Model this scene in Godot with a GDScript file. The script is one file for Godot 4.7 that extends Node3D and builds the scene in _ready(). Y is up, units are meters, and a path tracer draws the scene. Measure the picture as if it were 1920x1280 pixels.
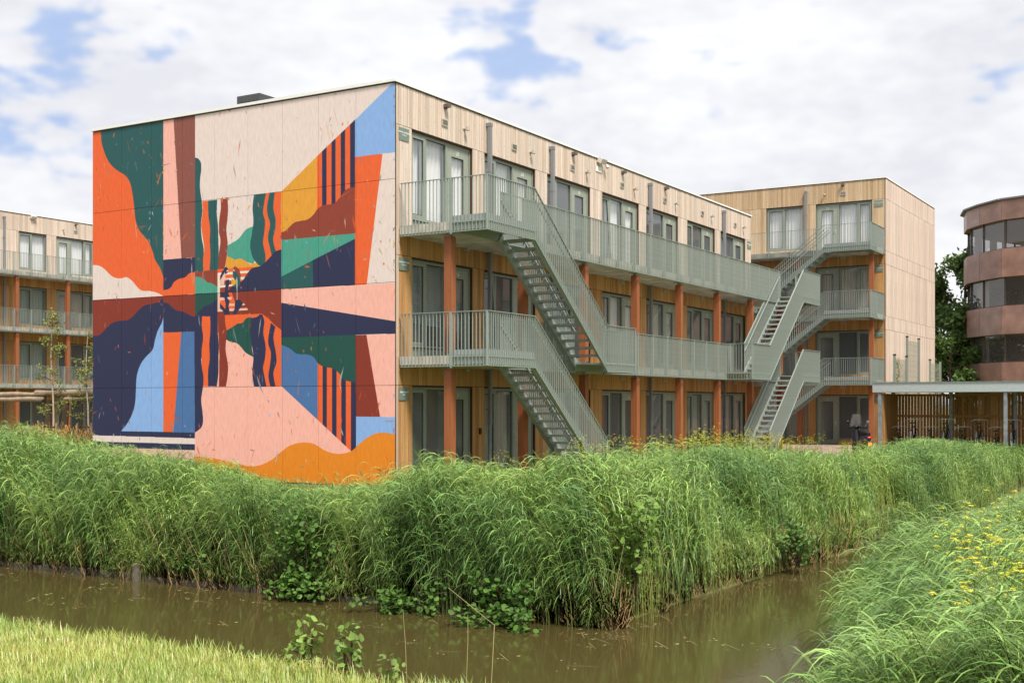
extends Node3D
# ---------------------------------------------------------------- camera of the photograph (1920 x 1280, level, shifted lens)
const F := 2302.56
const HORIZON := 757.5
const YAW := 0.5379
const EYE := Vector3(17.216, 1.955, 23.484)
const FLOOR := 3.09          # storey height
const WATER := -1.0
const MURAL_W := 10.44
const MURAL_H := 9.6
const ROOF := 9.57

var rng := RandomNumberGenerator.new()
var M := {}
var names := {}
var cache := {}
var n1 := FastNoiseLite.new()
var n2 := FastNoiseLite.new()

# ---------------------------------------------------------------- mesh collector
class MB:
	var v := PackedVector3Array()
	var n := PackedVector3Array()
	var c := PackedColorArray()
	var t := PackedVector2Array()
	var i := PackedInt32Array()
	var col := Color.WHITE
	func tri(a: Vector3, b: Vector3, d: Vector3) -> void:
		var nn := (b - a).cross(d - a).normalized()
		var k := v.size()
		v.append_array([a, b, d])
		n.append_array([nn, nn, nn])
		c.append_array([col, col, col])
		t.append_array([Vector2.ZERO, Vector2.ZERO, Vector2.ZERO])
		i.append_array([k, k + 2, k + 1])
	func quad(a: Vector3, b: Vector3, d: Vector3, e: Vector3) -> void:
		var nn := (b - a).cross(d - a).normalized()
		var k := v.size()
		v.append_array([a, b, d, e])
		n.append_array([nn, nn, nn, nn])
		c.append_array([col, col, col, col])
		t.append_array([Vector2(0, 0), Vector2(1, 0), Vector2(1, 1), Vector2(0, 1)])
		i.append_array([k, k + 2, k + 1, k, k + 3, k + 2])
	func box(o: Vector3, s: Vector3, b := Basis.IDENTITY) -> void:
		var x := b.x * s.x * 0.5
		var y := b.y * s.y * 0.5
		var z := b.z * s.z * 0.5
		quad(o - x - y + z, o + x - y + z, o + x + y + z, o - x + y + z)
		quad(o + x - y - z, o - x - y - z, o - x + y - z, o + x + y - z)
		quad(o + x - y + z, o + x - y - z, o + x + y - z, o + x + y + z)
		quad(o - x - y - z, o - x - y + z, o - x + y + z, o - x + y - z)
		quad(o - x + y + z, o + x + y + z, o + x + y - z, o - x + y - z)
		quad(o - x - y - z, o + x - y - z, o + x - y + z, o - x - y + z)
	func span(a: Vector3, b: Vector3) -> void:
		box((a + b) * 0.5, (b - a).abs())
	func bar(p: Vector3, q: Vector3, w: float, h: float, up := Vector3.UP) -> void:
		var z := (q - p).normalized()
		var x := up.cross(z).normalized()
		if x.length() < 0.5:
			x = Vector3.RIGHT.cross(z).normalized()
		var y := z.cross(x)
		box((p + q) * 0.5, Vector3(w, h, p.distance_to(q)), Basis(x, y, z))
	func tube(p: Array, r: Array, sides := 7, caps := true) -> void:
		var k0 := v.size()
		var m := p.size()
		var side := Vector3.ZERO
		for a in m:
			var d: Vector3 = (p[mini(a + 1, m - 1)] - p[maxi(a - 1, 0)]).normalized()
			if side == Vector3.ZERO:
				side = d.cross(Vector3(0.31, 0.2, 0.93)).normalized()
			side = (side - d * side.dot(d)).normalized()
			var o := d.cross(side)
			for s in sides:
				var g := TAU * s / sides
				var e := side * cos(g) + o * sin(g)
				v.append(p[a] + e * r[a])
				n.append(e)
				c.append(col)
				t.append(Vector2(float(s) / sides, float(a) / m))
		for a in m - 1:
			for s in sides:
				var p0 := k0 + a * sides + s
				var p1 := k0 + a * sides + (s + 1) % sides
				i.append_array([p0, p0 + sides, p1, p1, p0 + sides, p1 + sides])
		if caps:
			for s in range(1, sides - 1):
				i.append_array([k0, k0 + s, k0 + s + 1])
				var e0 := k0 + (m - 1) * sides
				i.append_array([e0, e0 + s + 1, e0 + s])
	func ribbon(p: Array, w: Array, side: Vector3, cc: Color) -> void:
		var k0 := v.size()
		var m := p.size()
		for a in m:
			var d: Vector3 = (p[mini(a + 1, m - 1)] - p[maxi(a - 1, 0)]).normalized()
			var s := (side - d * side.dot(d)).normalized()
			var nn := d.cross(s)
			if nn.y < 0.0:
				nn = -nn
			v.append_array([p[a] - s * w[a] * 0.5, p[a] + s * w[a] * 0.5])
			n.append_array([nn, nn])
			c.append_array([cc, cc])
			t.append_array([Vector2(0, float(a) / m), Vector2(1, float(a) / m)])
		for a in m - 1:
			var q := k0 + a * 2
			i.append_array([q, q + 2, q + 1, q + 1, q + 2, q + 3])
	func ball(o: Vector3, r: Vector3, rows := 6, cols := 9) -> void:
		var k0 := v.size()
		for a in rows + 1:
			var e := PI * a / rows
			for b in cols + 1:
				var g := TAU * b / cols
				var d := Vector3(sin(e) * cos(g), cos(e), sin(e) * sin(g))
				v.append(o + d * r)
				n.append((d / r).normalized())
				c.append(col)
				t.append(Vector2(float(b) / cols, float(a) / rows))
		for a in rows:
			for b in cols:
				var p0 := k0 + a * (cols + 1) + b
				i.append_array([p0, p0 + cols + 1, p0 + 1, p0 + 1, p0 + cols + 1, p0 + cols + 2])
	func mesh() -> ArrayMesh:
		var a := []
		a.resize(Mesh.ARRAY_MAX)
		a[Mesh.ARRAY_VERTEX] = v
		a[Mesh.ARRAY_NORMAL] = n
		a[Mesh.ARRAY_COLOR] = c
		a[Mesh.ARRAY_TEX_UV] = t
		a[Mesh.ARRAY_INDEX] = i
		var m := ArrayMesh.new()
		m.add_surface_from_arrays(Mesh.PRIMITIVE_TRIANGLES, a)
		return m

# ---------------------------------------------------------------- scene helpers
func numbered(called: String) -> String:
	names[called] = names.get(called, -1) + 1
	return called if names[called] == 0 else "%s_%03d" % [called, names[called]]

func tag(o: Node, label: String, category: String, group := "", kind := "") -> void:
	if label != "": o.set_meta("label", label)
	if category != "": o.set_meta("category", category)
	if group != "": o.set_meta("group", group)
	if kind != "": o.set_meta("kind", kind)

func thing(called: String, label: String, category: String, at := Vector3.ZERO, turn := 0.0, group := "") -> Node3D:
	var o := Node3D.new()
	o.name = numbered(called)
	add_child(o)
	o.position = at
	o.rotation.y = turn
	tag(o, label, category, group)
	return o

func part(m: Mesh, called: String, material: Material, parent: Node, at := Transform3D.IDENTITY) -> MeshInstance3D:
	var o := MeshInstance3D.new()
	o.name = numbered(called) if parent == self else called
	o.mesh = m
	o.material_override = material
	o.transform = at
	parent.add_child(o, true)
	return o

func build(b: MB, called: String, material: Material, parent: Node) -> MeshInstance3D:
	return part(b.mesh(), called, material, parent)

func at_pos(p: Vector3) -> Transform3D:
	return Transform3D(Basis.IDENTITY, p)

func scatter(called: String, m: Mesh, material: Material, where: Array, tints: Array, parent: Node) -> MultiMeshInstance3D:
	var mm := MultiMesh.new()
	mm.transform_format = MultiMesh.TRANSFORM_3D
	mm.use_colors = true
	mm.mesh = m
	mm.instance_count = where.size()
	for k in where.size():
		mm.set_instance_transform(k, where[k])
		mm.set_instance_color(k, tints[k % tints.size()])
	var o := MultiMeshInstance3D.new()
	o.name = numbered(called) if parent == self else called
	o.multimesh = mm
	o.material_override = material
	o.set_meta("kind", "stuff")
	parent.add_child(o, true)
	return o

func ray(u: float, w: float) -> Vector3:
	var r := Vector3(cos(YAW), 0, -sin(YAW))
	var f := Vector3(-sin(YAW), 0, -cos(YAW))
	return f + r * (u - 960.0) / F + Vector3.UP * (HORIZON - w) / F

func on_y(u: float, w: float, y: float) -> Vector3:
	var d := ray(u, w)
	return EYE + d * (y - EYE.y) / d.y

func on_z(u: float, w: float, z: float) -> Vector3:
	var d := ray(u, w)
	return EYE + d * (z - EYE.z) / d.z

func rr(a: float, b: float) -> float:
	return rng.randf_range(a, b)

func lin(r: float, g: float, b: float) -> Color:
	return Color(r, g, b).linear_to_srgb()

func mat(color: Color, rough := 0.8, metal := 0.0) -> StandardMaterial3D:
	var m := StandardMaterial3D.new()
	m.albedo_color = color
	m.roughness = rough
	m.metallic = metal
	return m

func textured(color: Color, tex: Texture2D, scale: Vector3, rough := 0.85, world := true) -> StandardMaterial3D:
	var m := mat(color, rough)
	m.albedo_texture = tex
	m.uv1_triplanar = true
	m.uv1_world_triplanar = world
	m.uv1_scale = scale
	return m

func tinted(m: StandardMaterial3D) -> StandardMaterial3D:
	m.vertex_color_use_as_albedo = true
	return m

# ---------------------------------------------------------------- textures
func grain_texture() -> ImageTexture:
	# vertical wood grain with a few knots
	var w := 512
	var im := Image.create(w, w, false, Image.FORMAT_RGB8)
	var a := FastNoiseLite.new()
	a.seed = 5
	a.frequency = 1.0
	for y in w:
		for x in w:
			var fx := float(x) / w * TAU
			var fy := float(y) / w * TAU
			var p := Vector3(cos(fx) * 6.0, sin(fx) * 6.0, cos(fy) * 0.5)
			var s := a.get_noise_3d(p.x + sin(fy) * 0.35, p.y, p.z) * 0.5
			s += a.get_noise_3d(p.x * 3.3, p.y * 3.3, p.z * 1.4 + 7.0 + sin(fy) * 0.6) * 0.3
			var g := clampf(0.93 + s * 0.24, 0.0, 1.0)
			im.set_pixel(x, y, Color(g, g * (0.82 + 0.18 * g), g * (0.64 + 0.36 * g)))
	for k in 46:
		var o := Vector2(rr(6, w - 6), rr(8, w - 8))
		for y in range(-5, 6):
			for x in range(-3, 4):
				var d := Vector2(x / 1.7, y / 2.7).length()
				if d < 1.5:
					var q := Vector2i(int(o.x) + x, int(o.y) + y)
					im.set_pixelv(q, im.get_pixelv(q).lerp(Color(0.42, 0.25, 0.14), clampf(1.5 - d, 0, 0.75)))
	im.generate_mipmaps()
	return ImageTexture.create_from_image(im)

func mottle_texture(freq: float, dark: Color, light: Color, oct := 5, seed_ := 3) -> ImageTexture:
	var a := FastNoiseLite.new()
	a.seed = seed_
	a.frequency = freq
	a.fractal_octaves = oct
	var im := a.get_seamless_image(512, 512)
	im.convert(Image.FORMAT_RGB8)
	for y in 512:
		for x in 512:
			im.set_pixel(x, y, dark.lerp(light, im.get_pixel(x, y).r))
	im.generate_mipmaps()
	return ImageTexture.create_from_image(im)

# ---------------------------------------------------------------- the painted wall
var mural: Image
const MK := 122.0            # mural pixels per metre
var paint := {
	"cream": Color8(222, 205, 199), "orange": Color8(226, 94, 38), "teal": Color8(23, 81, 83), "navy": Color8(30, 35, 72), "brown": Color8(138, 55, 36),
	"rust": Color8(129, 42, 23), "plum": Color8(134, 74, 64), "pink": Color8(236, 174, 160), "sky": Color8(132, 170, 223), "blue": Color8(68, 108, 161),
	"ochre": Color8(219, 151, 43), "amber": Color8(219, 129, 19), "mint": Color8(66, 151, 132), "green": Color8(11, 72, 64), "white": Color8(223, 214, 204), "rose": Color8(225, 180, 165)}

func mural_point(x: float, y: float) -> Vector2:
	var p := on_z(160.0 + x / 3.2, 140.0 + y / 3.2, 0.0)
	return Vector2((p.x + MURAL_W) * MK, (MURAL_H - p.y) * MK)

func fill(p: PackedVector2Array, c: Color) -> void:
	var lo := 1e9
	var hi := -1e9
	for q in p:
		lo = minf(lo, q.y)
		hi = maxf(hi, q.y)
	for y in range(maxi(0, int(floor(lo))), mini(mural.get_height() - 1, int(ceil(hi))) + 1):
		var yy := y + 0.5
		var xs := PackedFloat32Array()
		for k in p.size():
			var a := p[k]
			var b := p[(k + 1) % p.size()]
			if (a.y <= yy) != (b.y <= yy):
				xs.append(a.x + (yy - a.y) / (b.y - a.y) * (b.x - a.x))
		xs.sort()
		for k in range(0, xs.size() - 1, 2):
			var x0 := clampi(roundi(xs[k]), 0, mural.get_width())
			var x1 := clampi(roundi(xs[k + 1]), 0, mural.get_width())
			if x1 > x0:
				mural.fill_rect(Rect2i(x0, y, x1 - x0, 1), c)

func flat(c: String, a: Array) -> void:          # straight-edged patch: x, y, x, y ...
	var p := PackedVector2Array()
	for k in range(0, a.size(), 2):
		p.append(mural_point(a[k], a[k + 1]))
	fill(p, paint[c])

func wavy(c: String, a: Array, dy := 0.0) -> void:      # x, y, sharp corner (1) or smooth (0)
	var q := []
	for k in range(0, a.size(), 3):
		q.append([mural_point(a[k], a[k + 1] + dy), a[k + 2] == 1])
	var p := PackedVector2Array()
	var m := q.size()
	for k in m:
		var p1: Vector2 = q[k][0]
		var p2: Vector2 = q[(k + 1) % m][0]
		if q[k][1] and q[(k + 1) % m][1]:
			p.append(p1)
			continue
		var p0: Vector2 = p1 if q[k][1] else q[(k - 1 + m) % m][0]
		var p3: Vector2 = p2 if q[(k + 1) % m][1] else q[(k + 2) % m][0]
		for s in 8:
			p.append(p1.cubic_interpolate(p2, p0, p3, s / 8.0))
	fill(p, paint[c])

func small(c: String, a: Array) -> void:         # patches of the little scene in the middle, in its own close-up units
	var b := []
	for k in range(0, a.size(), 2):
		b.append_array([736.0 + a[k] * 0.3, 1088.0 + a[k + 1] * 0.3])
	flat(c, b)

func paint_mural() -> ImageTexture:
	mural = Image.create(int(MURAL_W * MK), int(MURAL_H * MK), false, Image.FORMAT_RGB8)
	mural.fill(paint.cream)
	var D := 1248.0
	# far left
	flat("orange", [20, 250, 470, 180, 470, 1350, 20, 1360])
	wavy("teal", [95, 230, 1, 95, 345, 1, 98, 400, 0, 112, 455, 0, 140, 520, 0, 180, 565, 0, 240, 605, 0, 270, 650, 0, 285, 720, 0, 295, 800, 0, 305, 880, 0, 330, 940, 0, 380, 1000, 0, 405, 1060, 0, 420, 1110, 0, 450, 1160, 0, 470, 1215, 1, 470, 180, 1])
	wavy("cream", [30, 1142, 1, 80, 1145, 0, 115, 1165, 0, 150, 1200, 0, 180, 1218, 0, 215, 1222, 0, 250, 1215, 0, 285, 1240, 0, 310, 1270, 0, 340, 1295, 0, 390, 1298, 0, 430, 1308, 0, 470, 1327, 1, 30, 1354, 1])
	flat("rust", [20, 1354, 470, 1327, 1177, 1287, 1177, 1700, 20, 1700])
	wavy("navy", [20, 320, 1, 50, 319, 0, 90, 310, 0, 130, 270, 0, 165, 240, 0, 210, 228, 0, 250, 225, 0, 285, 205, 0, 320, 165, 0, 360, 135, 0, 410, 125, 0, 440, 115, 0, 468, 90, 1, 470, 915, 1, 20, 900, 1], D)
	wavy("sky", [469, 205, 1, 460, 240, 0, 435, 290, 0, 420, 340, 0, 405, 400, 0, 360, 450, 0, 330, 495, 0, 310, 560, 0, 305, 640, 0, 300, 720, 0, 285, 780, 0, 255, 840, 0, 215, 890, 1, 469, 893, 1], D)
	# second strip
	flat("pink", [470, 200, 530, 200, 578, 1101, 470, 1110])
	flat("plum", [527, 200, 660, 180, 660, 1096, 578, 1101])
	flat("navy", [470, 1110, 660, 1096, 660, 1316, 470, 1327])
	wavy("orange", [470, 1292, 1, 500, 1286, 0, 520, 1268, 0, 530, 1248, 0, 560, 1226, 0, 600, 1215, 0, 625, 1192, 0, 660, 1183, 1, 660, 1316, 1, 470, 1327, 1])
	wavy("navy", [470, 118, 1, 500, 125, 0, 520, 145, 0, 545, 165, 0, 580, 172, 0, 620, 190, 0, 640, 200, 0, 660, 205, 1, 660, 292, 1, 470, 298, 1], D)
	flat("orange", [470, 298 + D, 577, 295 + D, 530, 896 + D, 469, 894 + D])
	flat("blue", [577, 295 + D, 660, 291 + D, 660, 899 + D, 530, 896 + D])
	flat("navy", [20, 886 + D, 659, 898 + D, 659, 932 + D, 20, 913 + D])
	flat("cream", [20, 913 + D, 659, 932 + D, 659, 968 + D, 20, 950 + D])
	flat("navy", [20, 950 + D, 659, 968 + D, 659, 1003 + D, 20, 984 + D])
	flat("rose", [20, 984 + D, 659, 1003 + D, 659, 1300 + D, 20, 1300 + D])
	# middle, upper half
	flat("brown", [660, 1180, 1000, 1150, 1177, 1140, 1177, 1287, 660, 1317])
	wavy("mint", [660, 1212, 1, 690, 1214, 0, 712, 1225, 0, 735, 1246, 0, 760, 1252, 0, 795, 1273, 1, 795, 1309, 1, 660, 1317, 1])
	wavy("teal", [660, 498, 1, 680, 505, 0, 695, 530, 0, 697, 570, 0, 690, 630, 0, 690, 690, 0, 700, 760, 0, 703, 830, 0, 695, 900, 0, 700, 980, 0, 712, 1050, 0, 708, 1120, 0, 710, 1180, 1, 660, 1182, 1])
	wavy("orange", [703, 760, 1, 705, 830, 0, 697, 900, 0, 705, 970, 0, 715, 1040, 0, 708, 1110, 0, 710, 1178, 1, 747, 1174, 1, 752, 1080, 0, 748, 1000, 0, 750, 920, 0, 740, 850, 0, 738, 757, 1])
	wavy("teal", [738, 757, 1, 740, 850, 0, 750, 920, 0, 748, 1000, 0, 752, 1080, 0, 747, 1174, 1, 797, 1169, 1, 802, 1080, 0, 800, 990, 0, 797, 900, 0, 790, 830, 0, 793, 751, 1])
	wavy("brown", [812, 748, 1, 815, 800, 0, 805, 870, 0, 803, 940, 0, 812, 1000, 0, 802, 1080, 0, 797, 1169, 1, 836, 1166, 1, 850, 1090, 0, 855, 1010, 0, 848, 930, 0, 855, 860, 0, 858, 800, 0, 855, 743, 1])
	wavy("mint", [855, 1025, 1, 880, 1010, 0, 920, 985, 0, 960, 935, 0, 985, 918, 0, 1010, 910, 1, 1040, 1000, 0, 1012, 1138, 1, 960, 1120, 0, 930, 1105, 0, 900, 1110, 0, 880, 1100, 0, 852, 1088, 1])
	wavy("ochre", [852, 1088, 1, 880, 1100, 0, 900, 1110, 0, 930, 1103, 0, 955, 1115, 0, 990, 1135, 0, 1020, 1130, 0, 1062, 1146, 1, 1000, 1158, 0, 960, 1162, 0, 836, 1172, 1])
	flat("orange", [1068, 716, 1177, 702, 1177, 1060, 1068, 1140])
	wavy("teal", [1013, 722, 1, 1005, 800, 0, 1010, 880, 0, 1000, 960, 0, 990, 1020, 0, 1000, 1080, 0, 1020, 1120, 0, 1050, 1146, 0, 1075, 1135, 0, 1083, 1100, 0, 1080, 1070, 0, 1068, 1010, 0, 1075, 950, 0, 1080, 880, 0, 1068, 830, 0, 1075, 770, 0, 1085, 712, 1])
	wavy("teal", [1107, 709, 1, 1092, 790, 0, 1095, 840, 0, 1110, 900, 0, 1097, 975, 0, 1110, 1040, 0, 1120, 1090, 1, 1145, 1062, 1, 1128, 990, 0, 1140, 930, 0, 1143, 870, 0, 1130, 800, 0, 1138, 706, 1])
	# little scene with the railing and two women
	small("orange", [195, 262, 640, 235, 900, 212, 800, 330, 700, 490, 420, 620, 195, 640])
	small("brown", [330, 500, 480, 488, 470, 572, 330, 580])
	small("white", [195, 338, 830, 288, 800, 338, 245, 385])
	small("white", [380, 446, 750, 412, 715, 468, 380, 496])
	small("white", [240, 590, 610, 550, 560, 588, 250, 635])
	wavy("navy", [1177, 1048, 1, 1140, 1062, 0, 1110, 1095, 0, 1080, 1125, 0, 1048, 1150, 0, 1021, 1156, 0, 1000, 1165, 0, 982, 1184, 0, 964, 1208, 0, 946, 1235, 0, 916, 1256, 0, 886, 1268, 0, 862, 1292, 1, 850, 1306, 1, 1177, 1288, 1])
	small("white", [195, 335, 245, 332, 245, 725, 195, 728])
	small("rose", [195, 728, 245, 725, 245, 1110, 195, 1116])
	small("navy", [370, 215, 330, 240, 310, 290, 280, 310, 270, 360, 250, 400, 258, 470, 330, 380, 400, 330, 408, 250])
	small("rose", [345, 318, 300, 390, 250, 490, 242, 578, 330, 576, 335, 470, 400, 500, 396, 470, 350, 420])
	small("white", [372, 300, 406, 266, 406, 302, 380, 316])
	small("navy", [368, 480, 430, 466, 432, 560, 405, 640, 402, 720, 340, 722, 345, 650, 360, 560])
	small("brown", [540, 203, 503, 240, 505, 300, 560, 310, 620, 400, 655, 476, 662, 390, 632, 270, 570, 213])
	small("teal", [500, 310, 560, 308, 620, 400, 652, 480, 640, 600, 520, 622, 540, 480, 505, 420])
	small("ochre", [472, 458, 530, 470, 572, 480, 560, 560, 500, 602, 470, 520])
	small("white", [502, 250, 542, 292, 518, 302])
	small("white", [576, 425, 588, 425, 592, 900, 582, 900])
	# middle, lower half
	small("orange", [245, 745, 480, 730, 600, 1080, 245, 1100])
	small("rose", [245, 835, 490, 815, 470, 870, 245, 887])
	small("rose", [430, 950, 730, 945, 745, 982, 430, 1000])
	small("rose", [195, 1062, 785, 1038, 805, 1082, 195, 1116])
	small("navy", [248, 730, 400, 720, 440, 800, 385, 830, 440, 900, 410, 1000, 430, 1060, 440, 1168, 330, 1168, 300, 1090, 245, 1040, 245, 940, 300, 1000, 350, 1060, 360, 960, 330, 830, 248, 818])
	small("navy", [560, 880, 640, 868, 702, 950, 650, 1040, 560, 1168, 490, 1162, 540, 1050, 540, 960])
	flat("green", [660, 65 + D, 795, 60 + D, 795, 200 + D, 660, 205 + D])
	wavy("navy", [660, 205, 1, 690, 165, 0, 720, 140, 0, 760, 125, 0, 795, 95, 1, 795, 202, 1], D)
	flat("orange", [700, 202 + D, 795, 199 + D, 835, 194 + D, 1060, 185 + D, 1177, 182 + D, 1177, 622 + D, 700, 622 + D])
	wavy("rust", [1060, 185, 1, 1100, 215, 0, 1140, 255, 0, 1177, 282, 1, 1177, 180, 1], D)
	flat("pink", [789, 300 + D, 1012, 330 + D, 1012, 622 + D, 789, 622 + D])
	flat("orange", [838, 196 + D, 1000, 188 + D, 1000, 300 + D, 845, 330 + D])
	wavy("navy", [750, 200, 1, 752, 280, 0, 745, 370, 0, 748, 450, 0, 738, 530, 0, 738, 622, 1, 790, 622, 1, 800, 540, 0, 800, 450, 0, 803, 380, 0, 797, 300, 0, 796, 199, 1], D)
	wavy("rust", [797, 198, 1, 800, 300, 0, 805, 400, 0, 805, 500, 0, 803, 622, 1, 845, 622, 1, 855, 560, 0, 857, 490, 0, 843, 400, 0, 850, 300, 0, 842, 250, 0, 838, 195, 1], D)
	wavy("green", [850, 285, 1, 890, 262, 0, 915, 245, 0, 945, 240, 0, 965, 215, 0, 998, 205, 1, 1010, 300, 0, 1000, 380, 0, 1012, 446, 1, 965, 420, 0, 935, 385, 0, 910, 362, 0, 875, 355, 0, 845, 340, 1], D)
	wavy("navy", [1000, 212, 1, 1030, 205, 0, 1050, 190, 0, 1062, 190, 1, 1075, 230, 0, 1070, 300, 0, 1083, 380, 0, 1080, 450, 0, 1068, 510, 0, 1078, 570, 0, 1088, 622, 1, 1013, 622, 1, 1003, 540, 0, 1010, 440, 0, 995, 340, 0, 990, 270, 0], D)
	wavy("navy", [1115, 240, 1, 1142, 265, 1, 1130, 330, 0, 1145, 420, 0, 1148, 480, 0, 1130, 540, 0, 1142, 622, 1, 1112, 622, 1, 1100, 560, 0, 1110, 490, 0, 1115, 420, 0, 1098, 350, 0], D)
	# right part, upper half
	flat("cream", [1177, 120, 1900, 20, 1855, 45, 1177, 704])
	flat("ochre", [1177, 702, 1393, 488, 1393, 960, 1177, 980])
	flat("orange", [1393, 488, 1620, 270, 1620, 820, 1393, 830])
	for s in [[1422, 1448], [1478, 1503], [1534, 1560], [1590, 1621]]:
		flat("navy", [s[0], 488 - (s[0] - 1393) * 0.96, s[1], 488 - (s[1] - 1393) * 0.96, s[1], 800, s[0], 800])
	wavy("brown", [1620, 675, 1, 1590, 680, 0, 1560, 695, 0, 1530, 735, 0, 1505, 765, 0, 1470, 778, 0, 1430, 783, 0, 1393, 808, 0, 1370, 840, 0, 1330, 870, 0, 1260, 885, 0, 1220, 920, 0, 1200, 938, 0, 1177, 945, 1, 1177, 992, 1, 1620, 954, 1])
	flat("mint", [1177, 991, 1620, 953, 1620, 984, 1177, 1212])
	flat("navy", [1620, 984, 1620, 1262, 1365, 1277, 1365, 1114])
	flat("teal", [1177, 1212, 1365, 1114, 1370, 1277, 1177, 1288])
	flat("sky", [1620, 272, 1870, 25, 1880, 463, 1620, 495])
	flat("orange", [1620, 495, 1785, 475, 1690, 1258, 1620, 1262])
	flat("cream", [1785, 475, 1880, 463, 1880, 1248, 1690, 1258])
	# right part, lower half
	flat("pink", [1177, 1287, 1880, 1247, 1880, 234 + D, 1177, 120 + D])
	flat("navy", [1177, 120 + D, 1880, 234 + D, 1880, 304 + D, 1177, 329 + D])
	flat("blue", [1177, 360 + D, 1397, 360 + D, 1397, 830 + D, 1177, 660 + D])
	flat("orange", [1395, 400 + D, 1624, 400 + D, 1624, 1040 + D, 1395, 840 + D])
	for s in [[1425, 1450], [1482, 1508], [1538, 1565], [1595, 1624]]:
		flat("navy", [s[0], 400 + D, s[1], 400 + D, s[1], 1040 + D, s[0], 1040 + D])
	wavy("green", [1177, 328, 1, 1622, 313, 1, 1622, 597, 1, 1580, 590, 0, 1550, 580, 0, 1530, 550, 0, 1490, 515, 0, 1440, 505, 0, 1400, 485, 0, 1370, 445, 0, 1330, 430, 0, 1270, 425, 0, 1230, 395, 0, 1177, 370, 1], D)
	flat("rust", [1622, 315 + D, 1688, 312 + D, 1770, 804 + D, 1624, 801 + D])
	flat("pink", [1688, 312 + D, 1880, 304 + D, 1880, 806 + D, 1770, 804 + D])
	flat("sky", [1624, 801 + D, 1880, 806 + D, 1880, 960 + D, 1624, 1000 + D])
	flat("pink", [660, 622 + D, 1180, 621 + D, 1597, 1010 + D, 1597, 1100 + D, 660, 1300 + D])
	wavy("navy", [655, 203, 1, 702, 203, 1, 700, 260, 0, 708, 330, 0, 697, 420, 0, 700, 500, 0, 710, 560, 0, 708, 620, 0, 697, 700, 0, 705, 780, 0, 708, 830, 0, 695, 870, 0, 659, 898, 1], D)
	wavy("amber", [659, 1040, 1, 740, 1048, 0, 820, 1062, 0, 870, 1075, 0, 930, 1090, 0, 1000, 1100, 0, 1060, 1090, 0, 1120, 1060, 0, 1180, 1010, 0, 1230, 975, 0, 1300, 958, 0, 1370, 965, 0, 1430, 1000, 0, 1480, 1020, 0, 1530, 1025, 0, 1595, 1010, 0, 1640, 970, 0, 1690, 930, 0, 1740, 905, 0, 1790, 898, 0, 1880, 912, 1, 1880, 1420, 1, 659, 1420, 1], D)
	# dabs and scrapes of other colours, on light and on dark paint
	var g := RandomNumberGenerator.new()
	g.seed = 77
	var middle := Vector2.ZERO
	for k in 620:
		if k % 6 == 0:
			middle = Vector2(g.randf() * mural.get_width(), g.randf() * mural.get_height())
		var o := middle + Vector2(g.randfn(), g.randfn()) * (34.0 if k % 12 < 6 else 130.0)
		o = o.clamp(Vector2(2, 2), Vector2(mural.get_width() - 3, mural.get_height() - 3))
		var under := mural.get_pixelv(Vector2i(o))
		var light := under.get_luminance() > 0.5
		var c: Color = [Color8(150, 130, 118), Color8(190, 84, 54), Color8(120, 128, 118), Color8(205, 120, 96), Color8(146, 176, 220), Color8(214, 150, 60)][g.randi() % 6] if light else [Color8(214, 88, 42), Color8(190, 80, 50), Color8(220, 110, 60), Color8(96, 130, 170), Color8(190, 190, 180)][g.randi() % 5]
		c = c.lerp(under, g.randf_range(0.12, 0.7))
		var a := g.randf_range(-0.5, 0.5) + (PI / 2 if g.randf() < 0.75 else g.randf() * PI)
		var d := Vector2(cos(a), sin(a)) * (g.randf_range(3, 12) if g.randf() < 0.8 else g.randf_range(12, 34))
		var s := Vector2(-d.y, d.x).normalized() * g.randf_range(0.6, 4.2)
		fill(PackedVector2Array([o - d, o - d * 0.3 + s, o + d * 0.4 + s * g.randf_range(0.2, 1.4), o + d, o + d * 0.2 - s * g.randf_range(0.1, 1.0), o - d * 0.5 - s * 0.4]), c)
	# signature
	var x := 1752.0
	var yb := 1150.0 + D
	var ink := Color8(170, 52, 20)
	for st in [[0, 0, 22, 0], [22, 0, 0, 36], [0, 36, 24, 36], [30, 0, 28, 36], [30, 0, 46, 1], [29, 18, 42, 18], [28, 36, 46, 37], [50, 36, 51, 1], [51, 1, 62, 37], [62, 37, 63, 2], [68, 37, 69, 2], [84, 3, 69, 20], [69, 20, 86, 38]]:
		var a := mural_point(x + st[0], yb - 30 + st[1])
		var b := mural_point(x + st[2], yb - 30 + st[3])
		var w := (b - a).orthogonal().normalized() * 1.2
		fill(PackedVector2Array([a - w, a + w, b + w, b - w]), ink)
	# brush grain of the paint
	var bn := FastNoiseLite.new()
	bn.seed = 2
	bn.frequency = 0.05
	for y in mural.get_height():
		for x2 in mural.get_width():
			var q := 1.0 + 0.05 * bn.get_noise_2d(x2 * 2.0, y * 0.5) + 0.025 * bn.get_noise_2d(x2 * 9.0, y * 7.0)
			var c := mural.get_pixel(x2, y)
			mural.set_pixel(x2, y, Color(c.r * q, c.g * q, c.b * q))
	mural.generate_mipmaps()
	return ImageTexture.create_from_image(mural)

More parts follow.
